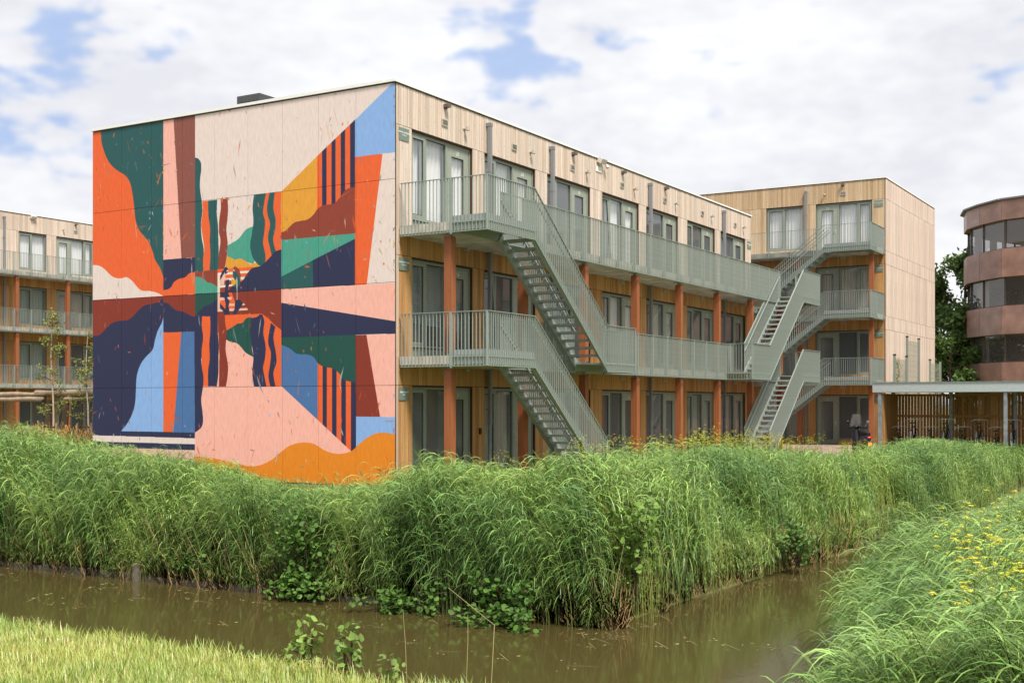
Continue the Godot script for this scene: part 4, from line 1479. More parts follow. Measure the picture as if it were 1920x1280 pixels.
# ---------------------------------------------------------------- log trellis with young birches
func log_frame() -> void:
	var t := thing("log_trellis", "rustic trellis of peeled logs on stout posts", "trellis", Vector3(-17.0, 0, -4.0))
	for s in [[-7.0, 2.28, 0.0, -0.4, 2.30, 0.02, 0.085], [-7.0, 2.10, 0.06, -0.5, 2.12, 0.1, 0.09], [-1.0, 2.33, 0.0, 6.0, 2.36, -0.02, 0.1], [0.55, 2.12, 0.08, 6.0, 2.18, 0.06, 0.07]]:
		var b := MB.new()
		var p := []
		var r := []
		for k in 9:
			var a := k / 8.0
			p.append(Vector3(lerpf(s[0], s[3], a), lerpf(s[1], s[4], a), lerpf(s[2], s[5], a)) + Vector3(0, rr(-0.015, 0.015), rr(-0.015, 0.015)))
			r.append(s[6] * rr(0.74, 1.1))
		b.tube(p, r, 9)
		build(b, "log", M.log, t)
	for s in [[-0.22, -0.36], [0.6, 0.42], [-4.6, -4.5]]:
		var b := MB.new()
		var p := []
		var r := []
		for k in 6:
			p.append(Vector3(lerpf(s[1], s[0], k / 5.0) + rr(-0.01, 0.01), k / 5.0 * 2.1, 0.05))
			r.append(0.11 * rr(0.9, 1.08))
		b.tube(p, r, 9)
		build(b, "post", M.bark, t)

func leaf_card(b: MB, o: Vector3, d: Vector3, s: Vector3, l: float, w: float, c: Color) -> void:
	# pointed oval leaf, slightly folded along its middle
	var nn := d.cross(s).normalized()
	var k := b.v.size()
	b.v.append_array([o, o + d * l * 0.45 + s * w * 0.5 + nn * w * 0.12, o + d * l, o + d * l * 0.45 - s * w * 0.5 + nn * w * 0.12])
	b.n.append_array([nn, (nn - s * 0.3).normalized(), nn, (nn + s * 0.3).normalized()])
	b.c.append_array([c, c, c, c])
	b.t.append_array([Vector2.ZERO, Vector2.RIGHT, Vector2.ONE, Vector2.DOWN])
	b.i.append_array([k, k + 1, k + 2, k, k + 2, k + 3])

func any_dir() -> Vector3:
	return Vector3(rng.randfn(), rng.randfn(), rng.randfn()).normalized()

func leaves_round(b: MB, o: Vector3, r: float, count: int, l: float, w: float, tone: Array) -> void:
	for k in count:
		var p := o + any_dir() * r * pow(rng.randf(), 0.5)
		var d := any_dir()
		d.y -= 0.25
		d = d.normalized()
		var s := d.cross(any_dir()).normalized()
		var q := rr(0.75, 1.25)
		leaf_card(b, p, d, s, l * rr(0.7, 1.2), w * rr(0.7, 1.2), Color(tone[0] * q * rr(0.85, 1.2), tone[1] * q, tone[2] * q))

func branchy(b: MB, tips: Array, p: Vector3, d: Vector3, l: float, r: float, level: int, spread: float) -> void:
	var pts := [p]
	var rad := [r]
	var q := p
	var dir := d
	for k in 3:
		dir = (dir + any_dir() * 0.16 + Vector3.UP * 0.05).normalized()
		q += dir * l / 3.0
		pts.append(q)
		rad.append(r * (1.0 - 0.14 * (k + 1)))
		if level <= 1:
			tips.append(q)
	b.tube(pts, rad, 6 if level > 1 else 4, false)
	if level == 0:
		tips.append(q)
		return
	for k in (3 if level > 1 else 4):
		var side := (dir + any_dir() * spread).normalized()
		branchy(b, tips, pts[2 + (k % 2)], side, l * rr(0.55, 0.8), rad[3] * 0.62, level - 1, spread)

func tree(called: String, label: String, at: Vector3, h: float, trunk_r: float, tone: Array, leaf: float, per_tip: int, group := "", wide := 1.0) -> void:
	var t := thing(called, label, "tree", at, 0.0, group)
	var b := MB.new()
	var tips := []
	var p := []
	var r := []
	for k in 6:
		p.append(Vector3(sin(k * 1.3) * 0.02 * h * 0.3, h * 0.85 * k / 5.0, cos(k) * 0.02 * h * 0.2))
		r.append(trunk_r * (1.0 - 0.15 * k))
	b.tube(p, r, 8, false)
	build(b, "trunk", M.bark, t)
	var lb := MB.new()
	for k in 11:
		var a := k * 2.4 + rr(-0.4, 0.4)
		var hh := lerpf(0.1, 0.92, k / 10.0)
		var o: Vector3 = Vector3(0, h * 0.85 * hh, 0)
		branchy(lb, tips, o, Vector3(cos(a) * wide, 0.55, sin(a) * wide).normalized(), h * lerpf(0.30, 0.14, hh), trunk_r * 0.4, 2, 0.8)
	build(lb, "limbs", M.bark, t)
	var c := MB.new()
	for q in tips:
		leaves_round(c, q, h * 0.055, per_tip, leaf, leaf * 0.62, tone)
	build(c, "crown", M.leaf, t)

func birch(at: Vector3, h: float, label: String) -> void:
	var t := thing("young_birch", label, "tree", at, 0.0, "")
	var b := MB.new()
	var p := []
	var r := []
	for k in 8:
		p.append(Vector3(sin(k * 0.9) * 0.03, h * k / 7.0, cos(k * 1.3) * 0.03))
		r.append(0.045 * (1.0 - 0.12 * k))
	b.tube(p, r, 7, false)
	build(b, "trunk", M.birch, t)
	var lb := MB.new()
	var c := MB.new()
	for k in 32:
		var hh := rr(0.30, 1.0)
		var a := rr(0, TAU)
		var l := lerpf(0.85, 0.25, hh) * rr(0.6, 1.1)
		var o := Vector3(0, h * hh, 0)
		var e := o + Vector3(cos(a), rr(0.15, 0.6), sin(a)) * l
		lb.tube([o, o.lerp(e, 0.5) + Vector3(0, 0.04, 0), e], [0.012, 0.008, 0.004], 4, false)
		for j in 8:
			leaves_round(c, o.lerp(e, rr(0.3, 1.08)), 0.13, 4, 0.085, 0.055, [0.26, 0.28, 0.07] if rng.randf() < 0.7 else [0.16, 0.2, 0.06])
	build(lb, "limbs", M.bark, t)
	build(c, "crown", M.leaf, t)
	for x in [-0.35, 0.3]:
		var s := MB.new()
		s.tube([Vector3(x, 0, 0.1), Vector3(x + 0.02, 1.35, 0.1)], [0.04, 0.035], 7)
		build(s, "stake", M.log, t)
	var st := MB.new()
	st.bar(Vector3(-0.36, 1.22, 0.1), Vector3(0.33, 1.2, 0.1), 0.012, 0.05)
	build(st, "tie", M.rubber, t)

# ---------------------------------------------------------------- reeds, grass, flowers, shrubs
const WIND := Vector3(-0.93, 0.0, 0.25)
const TOPS := [[-400, 790], [0, 803], [100, 806], [174, 832], [300, 852], [400, 866], [480, 888], [560, 911], [650, 915], [720, 908], [760, 892], [830, 872], [900, 872], [960, 884], [1020, 888], [1100, 868], [1200, 856], [1300, 846], [1400, 840], [1480, 846], [1540, 852], [1600, 855], [1650, 842], [1700, 832], [1730, 822], [1800, 828], [1920, 836], [2400, 840]]

func green(k: float) -> Color:
	# reed greens from blue green to yellow green
	var a := Color(0.10, 0.225, 0.06).lerp(Color(0.31, 0.46, 0.13), k)
	return a

func reed_clump(stems: int, h: float, radius: float, leaf: float, leaves: int, wind: float, fresh: float) -> Mesh:
	var b := MB.new()
	for s in stems:
		var o := Vector3(rr(-radius, radius), 0, rr(-radius, radius))
		var hh := h * rr(0.78, 1.08)
		var lean := (WIND * rr(0.10, 0.36) * wind + Vector3(rr(-0.1, 0.1), 0, rr(-0.1, 0.1))) * hh
		var pts := []
		for k in 5:
			var t := k / 4.0
			pts.append(o + Vector3(0, hh * (t - 0.06 * t * t * wind), 0) + lean * t * t)
		var tone := green(clampf(rng.randf() * 0.8 + fresh, 0, 1))
		b.ribbon(pts, [0.009, 0.008, 0.007, 0.005, 0.003], Vector3(0.86, 0, -0.5), Color(0.20, 0.20, 0.07).lerp(tone, 0.4))
		for l in leaves:
			var t := lerpf(0.34, 1.0, (l + rng.randf() * 0.8) / leaves)
			var seg := mini(3, int(t * 4.0))
			var base: Vector3 = pts[seg].lerp(pts[seg + 1], clampf(t * 4.0 - seg, 0, 1))
			var a := rr(0, TAU)
			var d := (Vector3(cos(a), 0, sin(a)) * 0.62 + WIND * wind * rr(0.5, 1.35)).normalized()
			var ll := leaf * rr(0.65, 1.2) * lerpf(1.0, 0.75, t)
			var up := rr(0.35, 1.15) * lerpf(0.8, 1.1, t)
			var droop := rr(0.5, 1.5)
			var p := []
			for k in 6:
				var q := k / 5.0
				p.append(base + d * ll * q * (1.0 - 0.12 * q) + Vector3.UP * ll * (up * q - (up * 0.55 + droop * 0.6) * q * q))
			var w := rr(0.009, 0.018)
			b.ribbon(p, [w * 0.6, w * 0.95, w, w * 0.85, w * 0.5, w * 0.06], d.cross(Vector3.UP).normalized() + Vector3.UP * rr(-0.45, 0.45), tone * rr(0.6, 1.42))
	return b.mesh()

func top_limit(p: Vector3) -> float:
	var d := p - EYE
	var f := d.dot(Vector3(-sin(YAW), 0, -cos(YAW)))
	if f < 1.0:
		return 0.5
	var u := 960.0 + F * d.dot(Vector3(cos(YAW), 0, -sin(YAW))) / f
	for k in TOPS.size() - 1:
		if u <= TOPS[k + 1][0]:
			var w := remap(maxf(u, TOPS[k][0]), TOPS[k][0], TOPS[k + 1][0], TOPS[k][1], TOPS[k + 1][1])
			return EYE.y - (w - HORIZON) / F * f
	return EYE.y - 80.0 / F * f

func in_front(p: Vector3) -> bool:
	var d := p - EYE
	var f := d.dot(Vector3(-sin(YAW), 0, -cos(YAW)))
	return f > 2.0 and absf(d.dot(Vector3(cos(YAW), 0, -sin(YAW)))) < f * 0.46 + 1.5

func bed(root_label: String, called: String, category: String, variants: Array, unit: float, spots: Array, tint_lo: Color, tint_hi: Color, material: Material) -> void:
	# spots: [position, height in metres]
	var o := Node3D.new()
	o.name = numbered(called)
	add_child(o)
	tag(o, root_label, category, "", "stuff")
	var lists := []
	var tints := []
	for k in variants.size():
		lists.append([])
		tints.append([])
	for s in spots:
		var k := rng.randi() % variants.size()
		var sc: float = s[1] / unit
		var w := clampf(sc, 0.6, 1.15)
		var lean := 1.5 * n2.get_noise_2d(s[0].x * 11.0 + 40.0, s[0].z * 11.0)
		lists[k].append(Transform3D(Basis(Vector3.UP, lean + rr(-0.25, 0.25)) * Basis.from_scale(Vector3(w, sc, w)), s[0]))
		var patch := 0.5 + 1.1 * n2.get_noise_2d(s[0].x * 14.0, s[0].z * 14.0)
		tints[k].append(tint_lo.lerp(tint_hi, clampf(patch + rr(-0.25, 0.25), 0, 1)))
	for k in variants.size():
		if lists[k].size():
			scatter("leaves", variants[k], material, lists[k], tints[k], o)

func reeds() -> void:
	var tall := []
	for k in 7:
		tall.append(reed_clump(9, 1.9, 0.24, rr(0.40, 0.56), 10, rr(0.55, 1.15), 0.14))
	var soft := []
	for k in 5:
		soft.append(reed_clump(16, 1.0, 0.22, 0.40, 5, 0.7, 0.42))
	# along the mural bank
	var spots := []
	for k in 2600:
		var p := Vector3(rr(-21.0, 10.1), 0, 8.84 - pow(rng.randf(), 1.25) * 4.2)
		if p.x > 9.2 and rng.randf() < 0.3:
			continue
		p.y = ground_y(p.x, p.z) - 0.04
		if not in_front(p): continue
		var lim := top_limit(p) + 0.22 * n1.get_noise_2d(p.x * 40.0, p.z * 40.0) - p.y
		var h := minf(lim, 1.95 + 0.8 * n1.get_noise_2d(p.x * 42.0, p.z * 42.0) - 0.5 * smooth01(8.0, 8.85, p.z)) * rr(0.82, 1.04)
		if h > 0.25:
			spots.append([p, h])
	bed("dense green reed bed leaning in the wind along the canal before the mural", "reed_bed", "reeds", tall, 1.78, spots, Color(0.62, 0.74, 0.62), Color(1.45, 1.3, 0.98), M.reed)
	# along the side channel
	spots = []
	for k in 3000:
		var z := 9.0 - pow(rng.randf(), 1.3) * 40.0
		var edge := 10.0 + clampf((6.0 - z) * 0.06, 0.0, 1.3)
		var p := Vector3(edge - 0.12 - 0.45 * clampf(0.4 + 1.6 * n2.get_noise_1d(z * 22.0), 0.0, 1.0) - pow(rng.randf(), 1.1) * 3.3, 0, z)
		p.y = ground_y(p.x, p.z) - 0.04
		if not in_front(p): continue
		var lim := top_limit(p) - p.y
		var h := minf(lim, 1.72 + 1.0 * n1.get_noise_2d(p.x * 40.0, p.z * 40.0) - 0.55 * smooth01(0.9, 0.0, edge - p.x)) * rr(0.78, 1.04)
		if h > 0.25:
			spots.append([p, h])
	bed("green reed bed at the canal corner and along the narrow side channel", "reed_bed", "reeds", tall, 1.78, spots, Color(0.58, 0.72, 0.66), Color(1.4, 1.28, 0.98), M.reed)
	# rough grass between the reeds and the galleries
	spots = []
	for k in 2900:
		var z := 4.5 - pow(rng.randf(), 1.2) * 38.0
		var p := Vector3(rr(2.4 if z > -18.0 else 6.2, 8.2), 0, z)
		if z > 0.5 and rng.randf() < 0.5:
			p.x = rr(-12.0, 3.0)
			p.z = rr(0.5, 4.5)
		p.y = ground_y(p.x, p.z) - 0.03
		if not in_front(p): continue
		var lim := top_limit(p) - p.y
		var h := minf(lim, 0.85) * rr(0.7, 1.05)
		if h > 0.15:
			spots.append([p, h])
	bed("fresh light green rough grass between the reeds and the galleries", "rough_grass", "grass", soft, 0.98, spots, Color(0.95, 0.92, 0.75), Color(1.5, 1.22, 0.85), M.reed)
	# drooping grass on the rim of the far bank
	spots = []
	for k in 1000:
		var p := Vector3(rr(-16.0, 10.0), 0, 8.9 + rr(-0.25, 0.02))
		if k % 2 == 0:
			var z := 9.0 - pow(rng.randf(), 1.2) * 24.0
			p = Vector3(10.0 + clampf((6.0 - z) * 0.06, 0.0, 1.3) + rr(-0.3, 0.0), 0, z)
		p.y = ground_y(p.x, p.z) - 0.05
		if in_front(p):
			spots.append([p, rr(0.3, 0.72)])
	bed("low drooping grass on the rim of the far bank", "bank_grass", "grass", soft, 0.98, spots, Color(0.55, 0.62, 0.5), Color(1.15, 1.05, 0.85), M.reed)
	# right bank, close to the camera
	spots = []
	for k in 2700:
		var z := 16.0 - pow(rng.randf(), 1.1) * 28.0
		var edge := 12.28 + clampf((z - 2.0) * 0.175, 0.0, 2.2) + 0.5 * smooth01(9.0, 12.5, z)
		var p := Vector3(edge - 0.05 + pow(rng.randf(), 1.4) * 6.5, 0, z)
		if p.distance_to(Vector3(EYE.x, p.y, EYE.z)) < 6.2: continue
		p.y = ground_y(p.x, p.z) - 0.04
		if not in_front(p): continue
		var h := (lerpf(0.32, 0.9, smooth01(2.5, 8.5, z)) + 0.2 * n1.get_noise_2d(p.x * 20.0, p.z * 20.0)) * rr(0.75, 1.12)
		spots.append([p, h])
	var near := []
	for k in 6:
		near.append(reed_clump(13, 1.15, 0.2, 0.62, 6, 1.15, 0.2))
	bed("bright green reeds leaning over the water under the yellow flowers", "reed_bed", "reeds", near, 1.08, spots, Color(0.62, 0.72, 0.6), Color(1.22, 1.18, 0.95), M.reed)

func lawn() -> void:
	var vars := []
	for v in 6:
		var b := MB.new()
		for k in 24:
			var o := Vector3(rr(-0.06, 0.06), 0, rr(-0.06, 0.06))
			var a := rr(0, TAU)
			var d := Vector3(cos(a), 0, sin(a)) + WIND * 0.35
			var h := rr(0.05, 0.13)
			var dry := rng.randf()
			var c := Color(0.29, 0.415, 0.075).lerp(Color(0.58, 0.47, 0.22), pow(dry, 4.0))
			b.ribbon([o, o + d * h * 0.18 + Vector3.UP * h * 0.6, o + d * h * 0.5 + Vector3.UP * h], [0.0045, 0.004, 0.001], d.cross(Vector3.UP), c)
		vars.append(b.mesh())
	var spots := []
	for k in 16000:
		var z := 16.85 + pow(rng.randf(), 1.2) * 4.3
		var p := Vector3(rr(3.0, 15.5), 0, z)
		p.y = ground_y(p.x, p.z) - 0.008
		if p.distance_to(EYE) < 3.0 or not in_front(p): continue
		var h := 0.075 * rr(0.6, 1.25)
		if z < 17.2:
			h *= rr(0.9, 1.6)
		spots.append([p, h])
	bed("short mown lawn of yellow green grass on the near bank", "lawn", "grass", vars, 0.10, spots, Color(0.66, 0.82, 0.6), Color(1.2, 1.04, 1.0), M.reed)

func dry_stalks() -> void:
	var vars := []
	for v in 4:
		var b := MB.new()
		for k in 14:
			var o := Vector3(rr(-0.16, 0.16), 0, rr(-0.1, 0.1))
			var d := Vector3(rr(-0.6, 0.5), rr(0.5, 1.0), rr(-0.3, 0.8)).normalized()
			var l := rr(0.2, 0.62)
			var c := Color(0.30, 0.19, 0.085) * rr(0.6, 1.35)
			b.ribbon([o, o + d * l * 0.5, o + d * l + Vector3(rr(-0.1, 0.1), -0.06, rr(-0.1, 0.1))], [0.008, 0.007, 0.003], Vector3(0.86, 0, -0.5), c)
		vars.append(b.mesh())
	var spots := []
	for k in 900:
		var p := Vector3(rr(-14.0, 10.0), 0, rr(8.5, 9.02))
		if k % 3 == 0:
			var z := 9.0 - rng.randf() * 14.0
			p = Vector3(10.0 + clampf((6.0 - z) * 0.06, 0.0, 1.3) - rr(-0.02, 0.4), 0, z)
		if k % 11 == 0:
			p = Vector3(rr(9.5, 10.05), 0, rr(8.4, 9.0))
		p.y = ground_y(p.x, p.z) - 0.03
		spots.append([p, rr(0.3, 0.75)])
	bed("brown dry reed stalks along the water line of the far bank", "dry_stalks", "reeds", vars, 0.5, spots, Color(0.8, 0.8, 0.8), Color(1.25, 1.2, 1.1), M.straw)
	var poles := []
	for v in 3:
		var b := MB.new()
		for k in 9:
			var o := Vector3(rr(-0.2, 0.2), 0, rr(-0.2, 0.2))
			var e := o + Vector3(rr(-0.5, 0.35), 1.0, rr(-0.1, 0.45)) * rr(0.8, 1.1)
			b.ribbon([o, o.lerp(e, 0.5) + Vector3(0, 0.06, 0), e], [0.008, 0.006, 0.003], Vector3(0.86, 0, -0.5), Color(0.46, 0.35, 0.17) * rr(0.7, 1.2))
			for j in 2:
				var q := o.lerp(e, rr(0.5, 0.95))
				b.ribbon([q, q + Vector3(-0.1, 0.02, 0.03), q + Vector3(-0.22, -0.08, 0.05)], [0.008, 0.008, 0.001], Vector3(0, 0.3, 1), Color(0.48, 0.38, 0.2))
		poles.append(b.mesh())
	spots = []
	for k in 90:
		var p := Vector3(rr(-8, 9.9), 0, rr(8.3, 8.95))
		if k % 3 == 0:
			p = Vector3(rr(9.3, 10.1), 0, rr(6.5, 8.9))
		p.y = ground_y(p.x, p.z)
		spots.append([p, rr(0.6, 1.25)])
	bed("pale dead reed stems leaning out between the green reeds", "dead_stems", "reeds", poles, 1.0, spots, Color(0.8, 0.8, 0.8), Color(1.2, 1.15, 1.1), M.straw)
	# tawny grass by the log trellis
	var tawny := []
	for v in 3:
		var b := MB.new()
		for k in 40:
			var a := rr(0, TAU)
			var d := Vector3(cos(a), 0, sin(a))
			var h := rr(0.6, 1.1)
			b.ribbon([d * 0.05, d * 0.15 + Vector3.UP * h * 0.6, d * rr(0.25, 0.5) + Vector3.UP * h], [0.008, 0.008, 0.016], d.cross(Vector3.UP), Color(0.44, 0.27, 0.09) * rr(0.7, 1.25))
		tawny.append(b.mesh())
	spots = []
	for k in 34:
		spots.append([Vector3(rr(-17.4, -13.8), 0, rr(-3.6, -1.6)), rr(1.0, 1.35)])
	bed("tawny dry ornamental grass under the log trellis", "dry_grass", "grass", tawny, 1.0, spots, Color(0.9, 0.9, 0.9), Color(1.15, 1.1, 1.0), M.straw)

func flower_head(b: MB, o: Vector3, r: float) -> void:
	for k in 9:
		var d := any_dir()
		d.y = absf(d.y) * 0.8 + 0.15
		var c := o + d.normalized() * r * rr(0.4, 1.0)
		for j in 4:
			var a := j * PI / 2 + rr(-0.3, 0.3)
			var e := Vector3(cos(a), rr(-0.1, 0.35), sin(a)).normalized()
			leaf_card(b, c, e, e.cross(Vector3.UP).normalized(), r * 0.62, r * 0.5, Color(0.78, 0.72, 0.05) * rr(0.85, 1.1))

func mustard(at: Vector3, h: float, heads: int) -> void:
	var t := thing("mustard_plant", "tall flowering mustard plant with yellow heads among the near reeds", "plant", at, rr(0, TAU), "yellow flowering plants on the near right bank")
	var s := MB.new()
	s.col = Color(0.17, 0.24, 0.07)
	var stem := [Vector3.ZERO, Vector3(rr(-0.05, 0.05), h * 0.4, rr(-0.05, 0.05)), Vector3(rr(-0.12, 0.12), h * 0.75, rr(-0.12, 0.12))]
	s.tube(stem, [0.009, 0.007, 0.005], 5, false)
	var lf := MB.new()
	var made := build(s, "stem", M.reed, t)
	var tw := MB.new()
	tw.col = Color(0.2, 0.27, 0.08)
	for k in heads:
		var from: Vector3 = stem[1].lerp(stem[2], rng.randf())
		var a := rr(0, TAU)
		var e := from + Vector3(cos(a) * rr(0.08, 0.34), h * rr(0.12, 0.42), sin(a) * rr(0.08, 0.34))
		tw.tube([from, from.lerp(e, 0.55) + Vector3(0, 0.02, 0), e], [0.004, 0.003, 0.002], 4, false)
		var fb := MB.new()
		flower_head(fb, e, rr(0.019, 0.031))
		build(fb, "flower_head", M.petal, t)
	build(tw, "twigs", M.reed, made)
	for k in 14:
		var y := rr(0.1, 0.7) * h
		var d := Vector3(rr(-1, 1), rr(-0.1, 0.5), rr(-1, 1)).normalized()
		leaf_card(lf, Vector3(0, y, 0), d, d.cross(Vector3.UP).normalized(), rr(0.10, 0.26), rr(0.03, 0.08), Color(0.09, 0.17, 0.05) * rr(0.8, 1.3))
	build(lf, "foliage", M.reed, t)

func wild_flowers() -> void:
	var vars := []
	for v in 4:
		var b := MB.new()
		b.col = Color(0.17, 0.24, 0.07)
		for k in 5:
			var o := Vector3(rr(-0.15, 0.15), 0, rr(-0.15, 0.15))
			var e := o + Vector3(rr(-0.15, 0.1), rr(0.85, 1.15), rr(-0.1, 0.1))
			b.ribbon([o, o.lerp(e, 0.5), e], [0.008, 0.006, 0.003], Vector3(0.86, 0, -0.5), Color(0.15, 0.23, 0.06))
			for j in 6:
				var q := o.lerp(e, rr(0.3, 0.9))
				var d := Vector3(rr(-1, 1), rr(0, 0.8), rr(-1, 1)).normalized()
				leaf_card(b, q, d, d.cross(Vector3.UP).normalized(), rr(0.08, 0.16), 0.025, Color(0.13, 0.22, 0.06))
			for j in 4:
				flower_head(b, e + Vector3(rr(-0.14, 0.14), rr(-0.3, 0.06), rr(-0.14, 0.14)), 0.021)
		vars.append(b.mesh())
	var spots := []
	for k in 190:
		var u := rr(1030, 1640) if rng.randf() < 0.85 else rr(880, 1030)
		var p := Vector3(rr(3.0, 6.5), 0, rr(-20, -3))
		if u < 1030:
			p = Vector3(rr(2.8, 4.4), 0, rr(-3, 0.5))
		p.y = ground_y(p.x, p.z)
		spots.append([p, (top_limit(p) + rr(0.05, 0.5)) - p.y])
	bed("yellow wild flowers growing before the galleries", "wild_flowers", "flowers", vars, 1.0, spots, Color(0.95, 0.95, 0.95), Color(1.1, 1.1, 1.0), M.petal)

func shrub(at: Vector3, size: Vector3, leaf: float, count: int, label: String, tone: Array, hang := 0.0) -> void:
	var t := thing("alder_shrub", label, "shrub", at)
	var b := MB.new()
	var c := MB.new()
	var stems := maxi(4, int(count / 55.0))
	for k in stems:
		var e := Vector3(rr(-1, 1) * size.x * 0.5, size.y * rr(0.35, 1.0), rr(-0.7, 1) * size.z * 0.5)
		if hang > 0.0 and k % 2 == 0:
			e.y = -hang * rng.randf() + 0.1
			e.z = absf(e.z) + 0.15
		var mid := e * 0.5 + Vector3(0, size.y * 0.16, 0)
		b.tube([Vector3(rr(-0.05, 0.05), -0.03, rr(-0.05, 0.05)), mid, e], [0.012, 0.008, 0.004], 5, false)
		for j in int(count / float(stems)):
			var q := rr(0.25, 1.0)
			var o := mid.lerp(e, q * 2.0 - 1.0) if q > 0.5 else Vector3.ZERO.lerp(mid, q * 2.0)
			o += any_dir() * leaf * 1.4
			var d := (any_dir() + Vector3(0, -0.15, 0.35)).normalized()
			var s := d.cross((Vector3.UP + any_dir() * 0.6)).normalized()
			var g := rr(0.7, 1.35)
			round_leaf(c, o, d, s, leaf * rr(0.6, 1.15), Color(tone[0] * g, tone[1] * g, tone[2] * g))
	build(b, "branches", M.bark, t)
	build(c, "foliage", M.leaf, t)

func round_leaf(b: MB, o: Vector3, d: Vector3, s: Vector3, l: float, c: Color) -> void:
	var nn := d.cross(s).normalized()
	var k := b.v.size()
	b.v.append_array([o, o + d * l * 0.3 + s * l * 0.36, o + d * l * 0.75 + s * l * 0.36 + nn * l * 0.1, o + d * l, o + d * l * 0.75 - s * l * 0.36 + nn * l * 0.1, o + d * l * 0.3 - s * l * 0.36])
	for j in 6:
		b.n.append((nn + s * (0.25 if j in [4, 5] else -0.25 if j in [1, 2] else 0.0)).normalized())
		b.c.append(c)
		b.t.append(Vector2.ZERO)
	b.i.append_array([k, k + 1, k + 2, k, k + 2, k + 3, k, k + 3, k + 4, k, k + 4, k + 5])

func bank_details() -> void:
	var e := thing("bank_edging", "weathered board edging low along the far bank water line", "edging", Vector3(-6, WATER, 8.95))
	for k in 12:
		var b := MB.new()
		b.box(Vector3(-14.0 + 2.5 * k, -0.01 + rr(-0.02, 0.02), 0), Vector3(2.48, 0.2, 0.04), Basis(Vector3.UP, rr(-0.008, 0.008)))
		build(b, "plank", M.edging, e)
	var p := MB.new()
	p.tube([Vector3(0, -0.5, 0), Vector3(0, 0.1, 0), Vector3(0.01, 0.3, 0)], [0.085, 0.085, 0.07], 9)
	var o := part(p.mesh(), "mooring_post", M.edging, self, at_pos(Vector3(1.26, WATER, 9.03)))
	tag(o, "short grey wooden post standing in the water by the far bank", "post")
	shrub(Vector3(4.95, -0.92, 9.0), Vector3(1.15, 1.5, 0.7), 0.09, 1500, "dark green alder bush hanging over the water before the mural", [0.10, 0.20, 0.035], 0.12)
	shrub(Vector3(7.0, -0.97, 9.2), Vector3(1.7, 0.5, 1.0), 0.085, 560, "low alder bush with broad leaves spreading on the water", [0.085, 0.17, 0.03], 0.05)
	shrub(Vector3(8.6, -0.97, 9.25), Vector3(1.5, 0.75, 1.1), 0.095, 760, "alder bush at the canal corner under the overhanging reeds", [0.085, 0.175, 0.03], 0.08)
	shrub(Vector3(11.60, 0.05, 16.85), Vector3(0.42, 0.42, 0.2), 0.06, 120, "leafy alder shoots with the most leaves on the edge of the lawn", [0.2, 0.3, 0.06])
	shrub(Vector3(11.97, 0.05, 16.85), Vector3(0.2, 0.40, 0.2), 0.06, 70, "narrow upright alder shoot on the edge of the lawn", [0.18, 0.28, 0.06])
	shrub(Vector3(12.42, 0.05, 16.95), Vector3(0.22, 0.26, 0.2), 0.055, 50, "small alder shoot at the end of the lawn edge nearest the flowers", [0.19, 0.28, 0.06])
	shrub(Vector3(10.9, 0.03, 16.85), Vector3(0.35, 0.16, 0.2), 0.05, 46, "low pale alder shoots half hidden in the lawn edge", [0.22, 0.30, 0.08])
	shrub(Vector3(10.05, -0.75, 8.2), Vector3(0.7, 1.5, 0.5), 0.09, 420, "light green leafy shoots standing among the reeds at the canal corner", [0.16, 0.27, 0.05])
	shrub(Vector3(2.2, -0.85, 8.9), Vector3(1.1, 0.4, 0.5), 0.08, 300, "low leafy alder shoots at the bank beside the grey post", [0.10, 0.2, 0.04])
	shrub(Vector3(10.55, -0.85, 2.6), Vector3(0.9, 0.8, 1.0), 0.09, 360, "leafy bush hanging over the side channel under the reeds", [0.10, 0.19, 0.04])
	var bits := []
	for v in 3:
		var b := MB.new()
		for k in 5:
			var a := rr(0, TAU)
			var at2 := Vector3(rr(-0.3, 0.3), 0.004, rr(-0.3, 0.3))
			leaf_card(b, at2, Vector3(cos(a), 0, sin(a)), Vector3(-sin(a), 0, cos(a)), rr(0.04, 0.09), rr(0.012, 0.04), Color(0.26, 0.24, 0.09) * rr(0.6, 1.3))
		var a2 := rr(0, TAU)
		b.ribbon([Vector3.UP * 0.004, Vector3(cos(a2) * 0.2, 0.008, sin(a2) * 0.2), Vector3(cos(a2) * 0.42, 0.004, sin(a2) * 0.4)], [0.006, 0.006, 0.004], Vector3(-sin(a2), 0, cos(a2)), Color(0.36, 0.28, 0.14))
		bits.append(b.mesh())
	var float_spots := []
	for k in 70:
		var fp := Vector3(rr(-6, 12), WATER, 9.15 + pow(rng.randf(), 2.5) * 5.5)
		if k % 3 == 0:
			var z := rr(-2, 10)
			fp = Vector3(10.15 + clampf((6.0 - z) * 0.06, 0.0, 1.3) + pow(rng.randf(), 2.0) * 2.0, WATER, z)
		float_spots.append([fp, rr(0.7, 1.2)])
	bed("dead leaves and broken stems afloat on the canal", "floating_litter", "litter", bits, 1.0, float_spots, Color(0.8, 0.8, 0.8), Color(1.2, 1.2, 1.1), M.straw)
	# bent dry stalks by the lawn
	for q in [[Vector3(12.75, -0.2, 16.3), Vector3(12.74, 0.42, 16.22), Vector3(12.24, 0.62, 16.05)], [Vector3(12.55, -0.2, 16.3), Vector3(12.54, 0.3, 16.25), Vector3(12.52, 0.47, 16.22)], [Vector3(12.2, -0.1, 16.5), Vector3(12.18, 0.3, 16.5), Vector3(12.16, 0.52, 16.5)]]:
		var b := MB.new()
		b.tube(q, [0.0035, 0.003, 0.002], 5)
		b.col = Color(0.4, 0.34, 0.2)
		var s := part(b.mesh(), "dry_stalk", mat(Color8(150, 136, 92), 0.9), self)
		tag(s, "thin bare dry stalk standing up beside the lawn edge", "stalk", "bare stalks by the lawn")

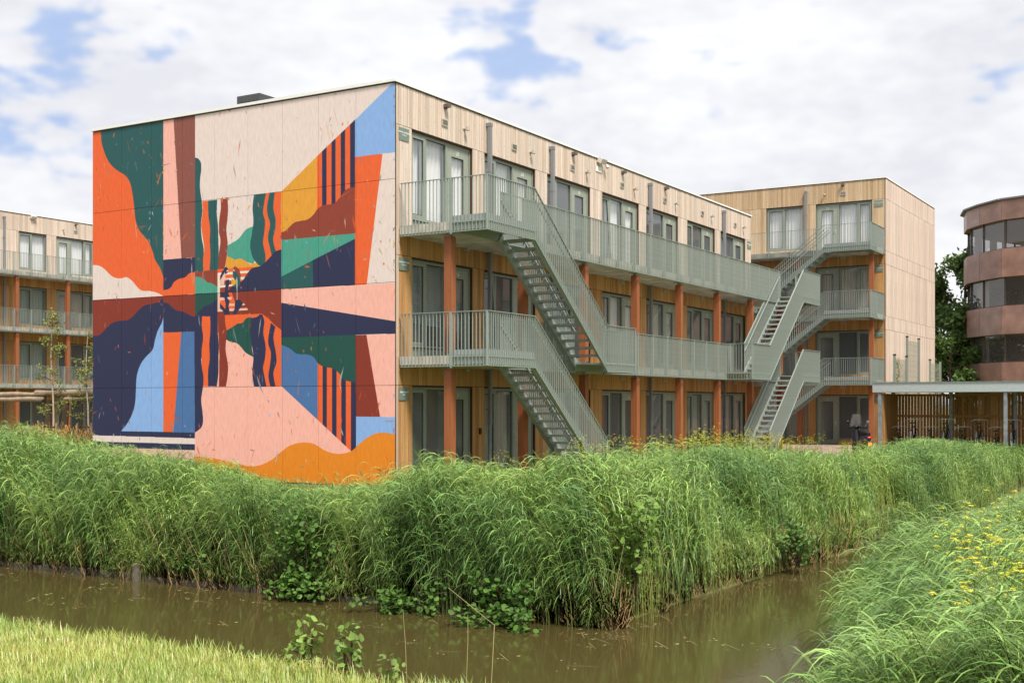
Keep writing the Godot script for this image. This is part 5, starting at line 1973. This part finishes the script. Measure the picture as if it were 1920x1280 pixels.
func _ready() -> void:
	rng.seed = 20240611
	n1.seed = 3
	n1.frequency = 0.02
	n2.seed = 9
	n2.frequency = 0.03
	# camera: level, lens shifted
	var cam := Camera3D.new()
	cam.name = "camera"
	cam.projection = Camera3D.PROJECTION_FRUSTUM
	cam.near = 0.1
	cam.far = 2000.0
	cam.size = 0.1 * 1280.0 / F
	cam.frustum_offset = Vector2(0, 0.1 * (HORIZON - 640.0) / F)
	cam.position = EYE
	cam.rotation.y = YAW
	add_child(cam)
	cam.current = true
	var env := Environment.new()
	env.background_mode = Environment.BG_SKY
	env.sky = make_sky()
	env.tonemap_mode = Environment.TONE_MAPPER_LINEAR
	env.tonemap_exposure = 3.5
	env.sdfgi_enabled = true
	env.ssao_enabled = true
	env.ssil_enabled = true
	var we := WorldEnvironment.new()
	we.name = "environment"
	we.environment = env
	add_child(we)
	var sun := DirectionalLight3D.new()
	sun.name = "sun"
	sun.light_energy = 0.5
	sun.light_angular_distance = 14.0
	sun.light_color = Color(1.0, 0.975, 0.94)
	sun.shadow_enabled = true
	add_child(sun)
	sun.look_at_from_position(Vector3(0.68, 1.3, 0.46) * 50.0, Vector3.ZERO)

	make_materials()
	make_ground()
	main_building()
	rear_building()
	left_building()
	round_building()
	shelter()
	scooter()
	trellis(-34.06, -36.40, 4.2, 4.2, "low wire climbing trellis with a vine before the pale gable")
	trellis(-36.50, -38.97, 5.15, 5.15, "tall wire climbing trellis before the pale gable")
	trellis(-41.5, -43.94, 4.2, 4.2, "wire climbing trellis at the far end of the pale gable")
	log_frame()
	birch(Vector3(-16.15, 0, -3.19), 5.0, "thin staked birch whose crown spreads before the middle galleries")
	birch(Vector3(-15.17, 0, -3.77), 4.3, "leafy staked birch close to the mural wall")
	tree("broad_tree", "dark green broad tree behind the pale gable", Vector3(1.5, 0, -61.0), 11.5, 0.3, [0.115, 0.19, 0.05], 0.32, 44, "", 1.3)
	tree("broad_tree", "lower dark tree filling the gap beside the red brown office", Vector3(4.2, 0, -72.0), 11.0, 0.3, [0.10, 0.17, 0.045], 0.32, 44, "", 1.4)
	var low := on_z(1783.0, HORIZON, -56.0)
	tree("low_tree", "low leafy tree under the broad trees between gable and office", Vector3(low.x, 0, low.z), 6.4, 0.16, [0.12, 0.20, 0.05], 0.24, 34, "", 1.7)
	reeds()
	lawn()
	dry_stalks()
	wild_flowers()
	bank_details()
	var spots := [[1835, 1090], [1815, 1150], [1855, 1060], [1850, 1040], [1900, 1060], [1825, 1210], [1865, 1130], [1840, 1110], [1880, 1150], [1910, 1220], [1865, 1230], [1815, 1250], [1795, 1110], [1880, 1090], [1895, 1010], [1830, 1190], [1905, 1130], [1855, 1180]]
	for s in spots:
		var p := on_y(s[0], s[1] + 20.0, 0.15)
		p.y = ground_y(p.x, p.z)
		mustard(p, rr(1.02, 1.25), rng.randi_range(9, 14))
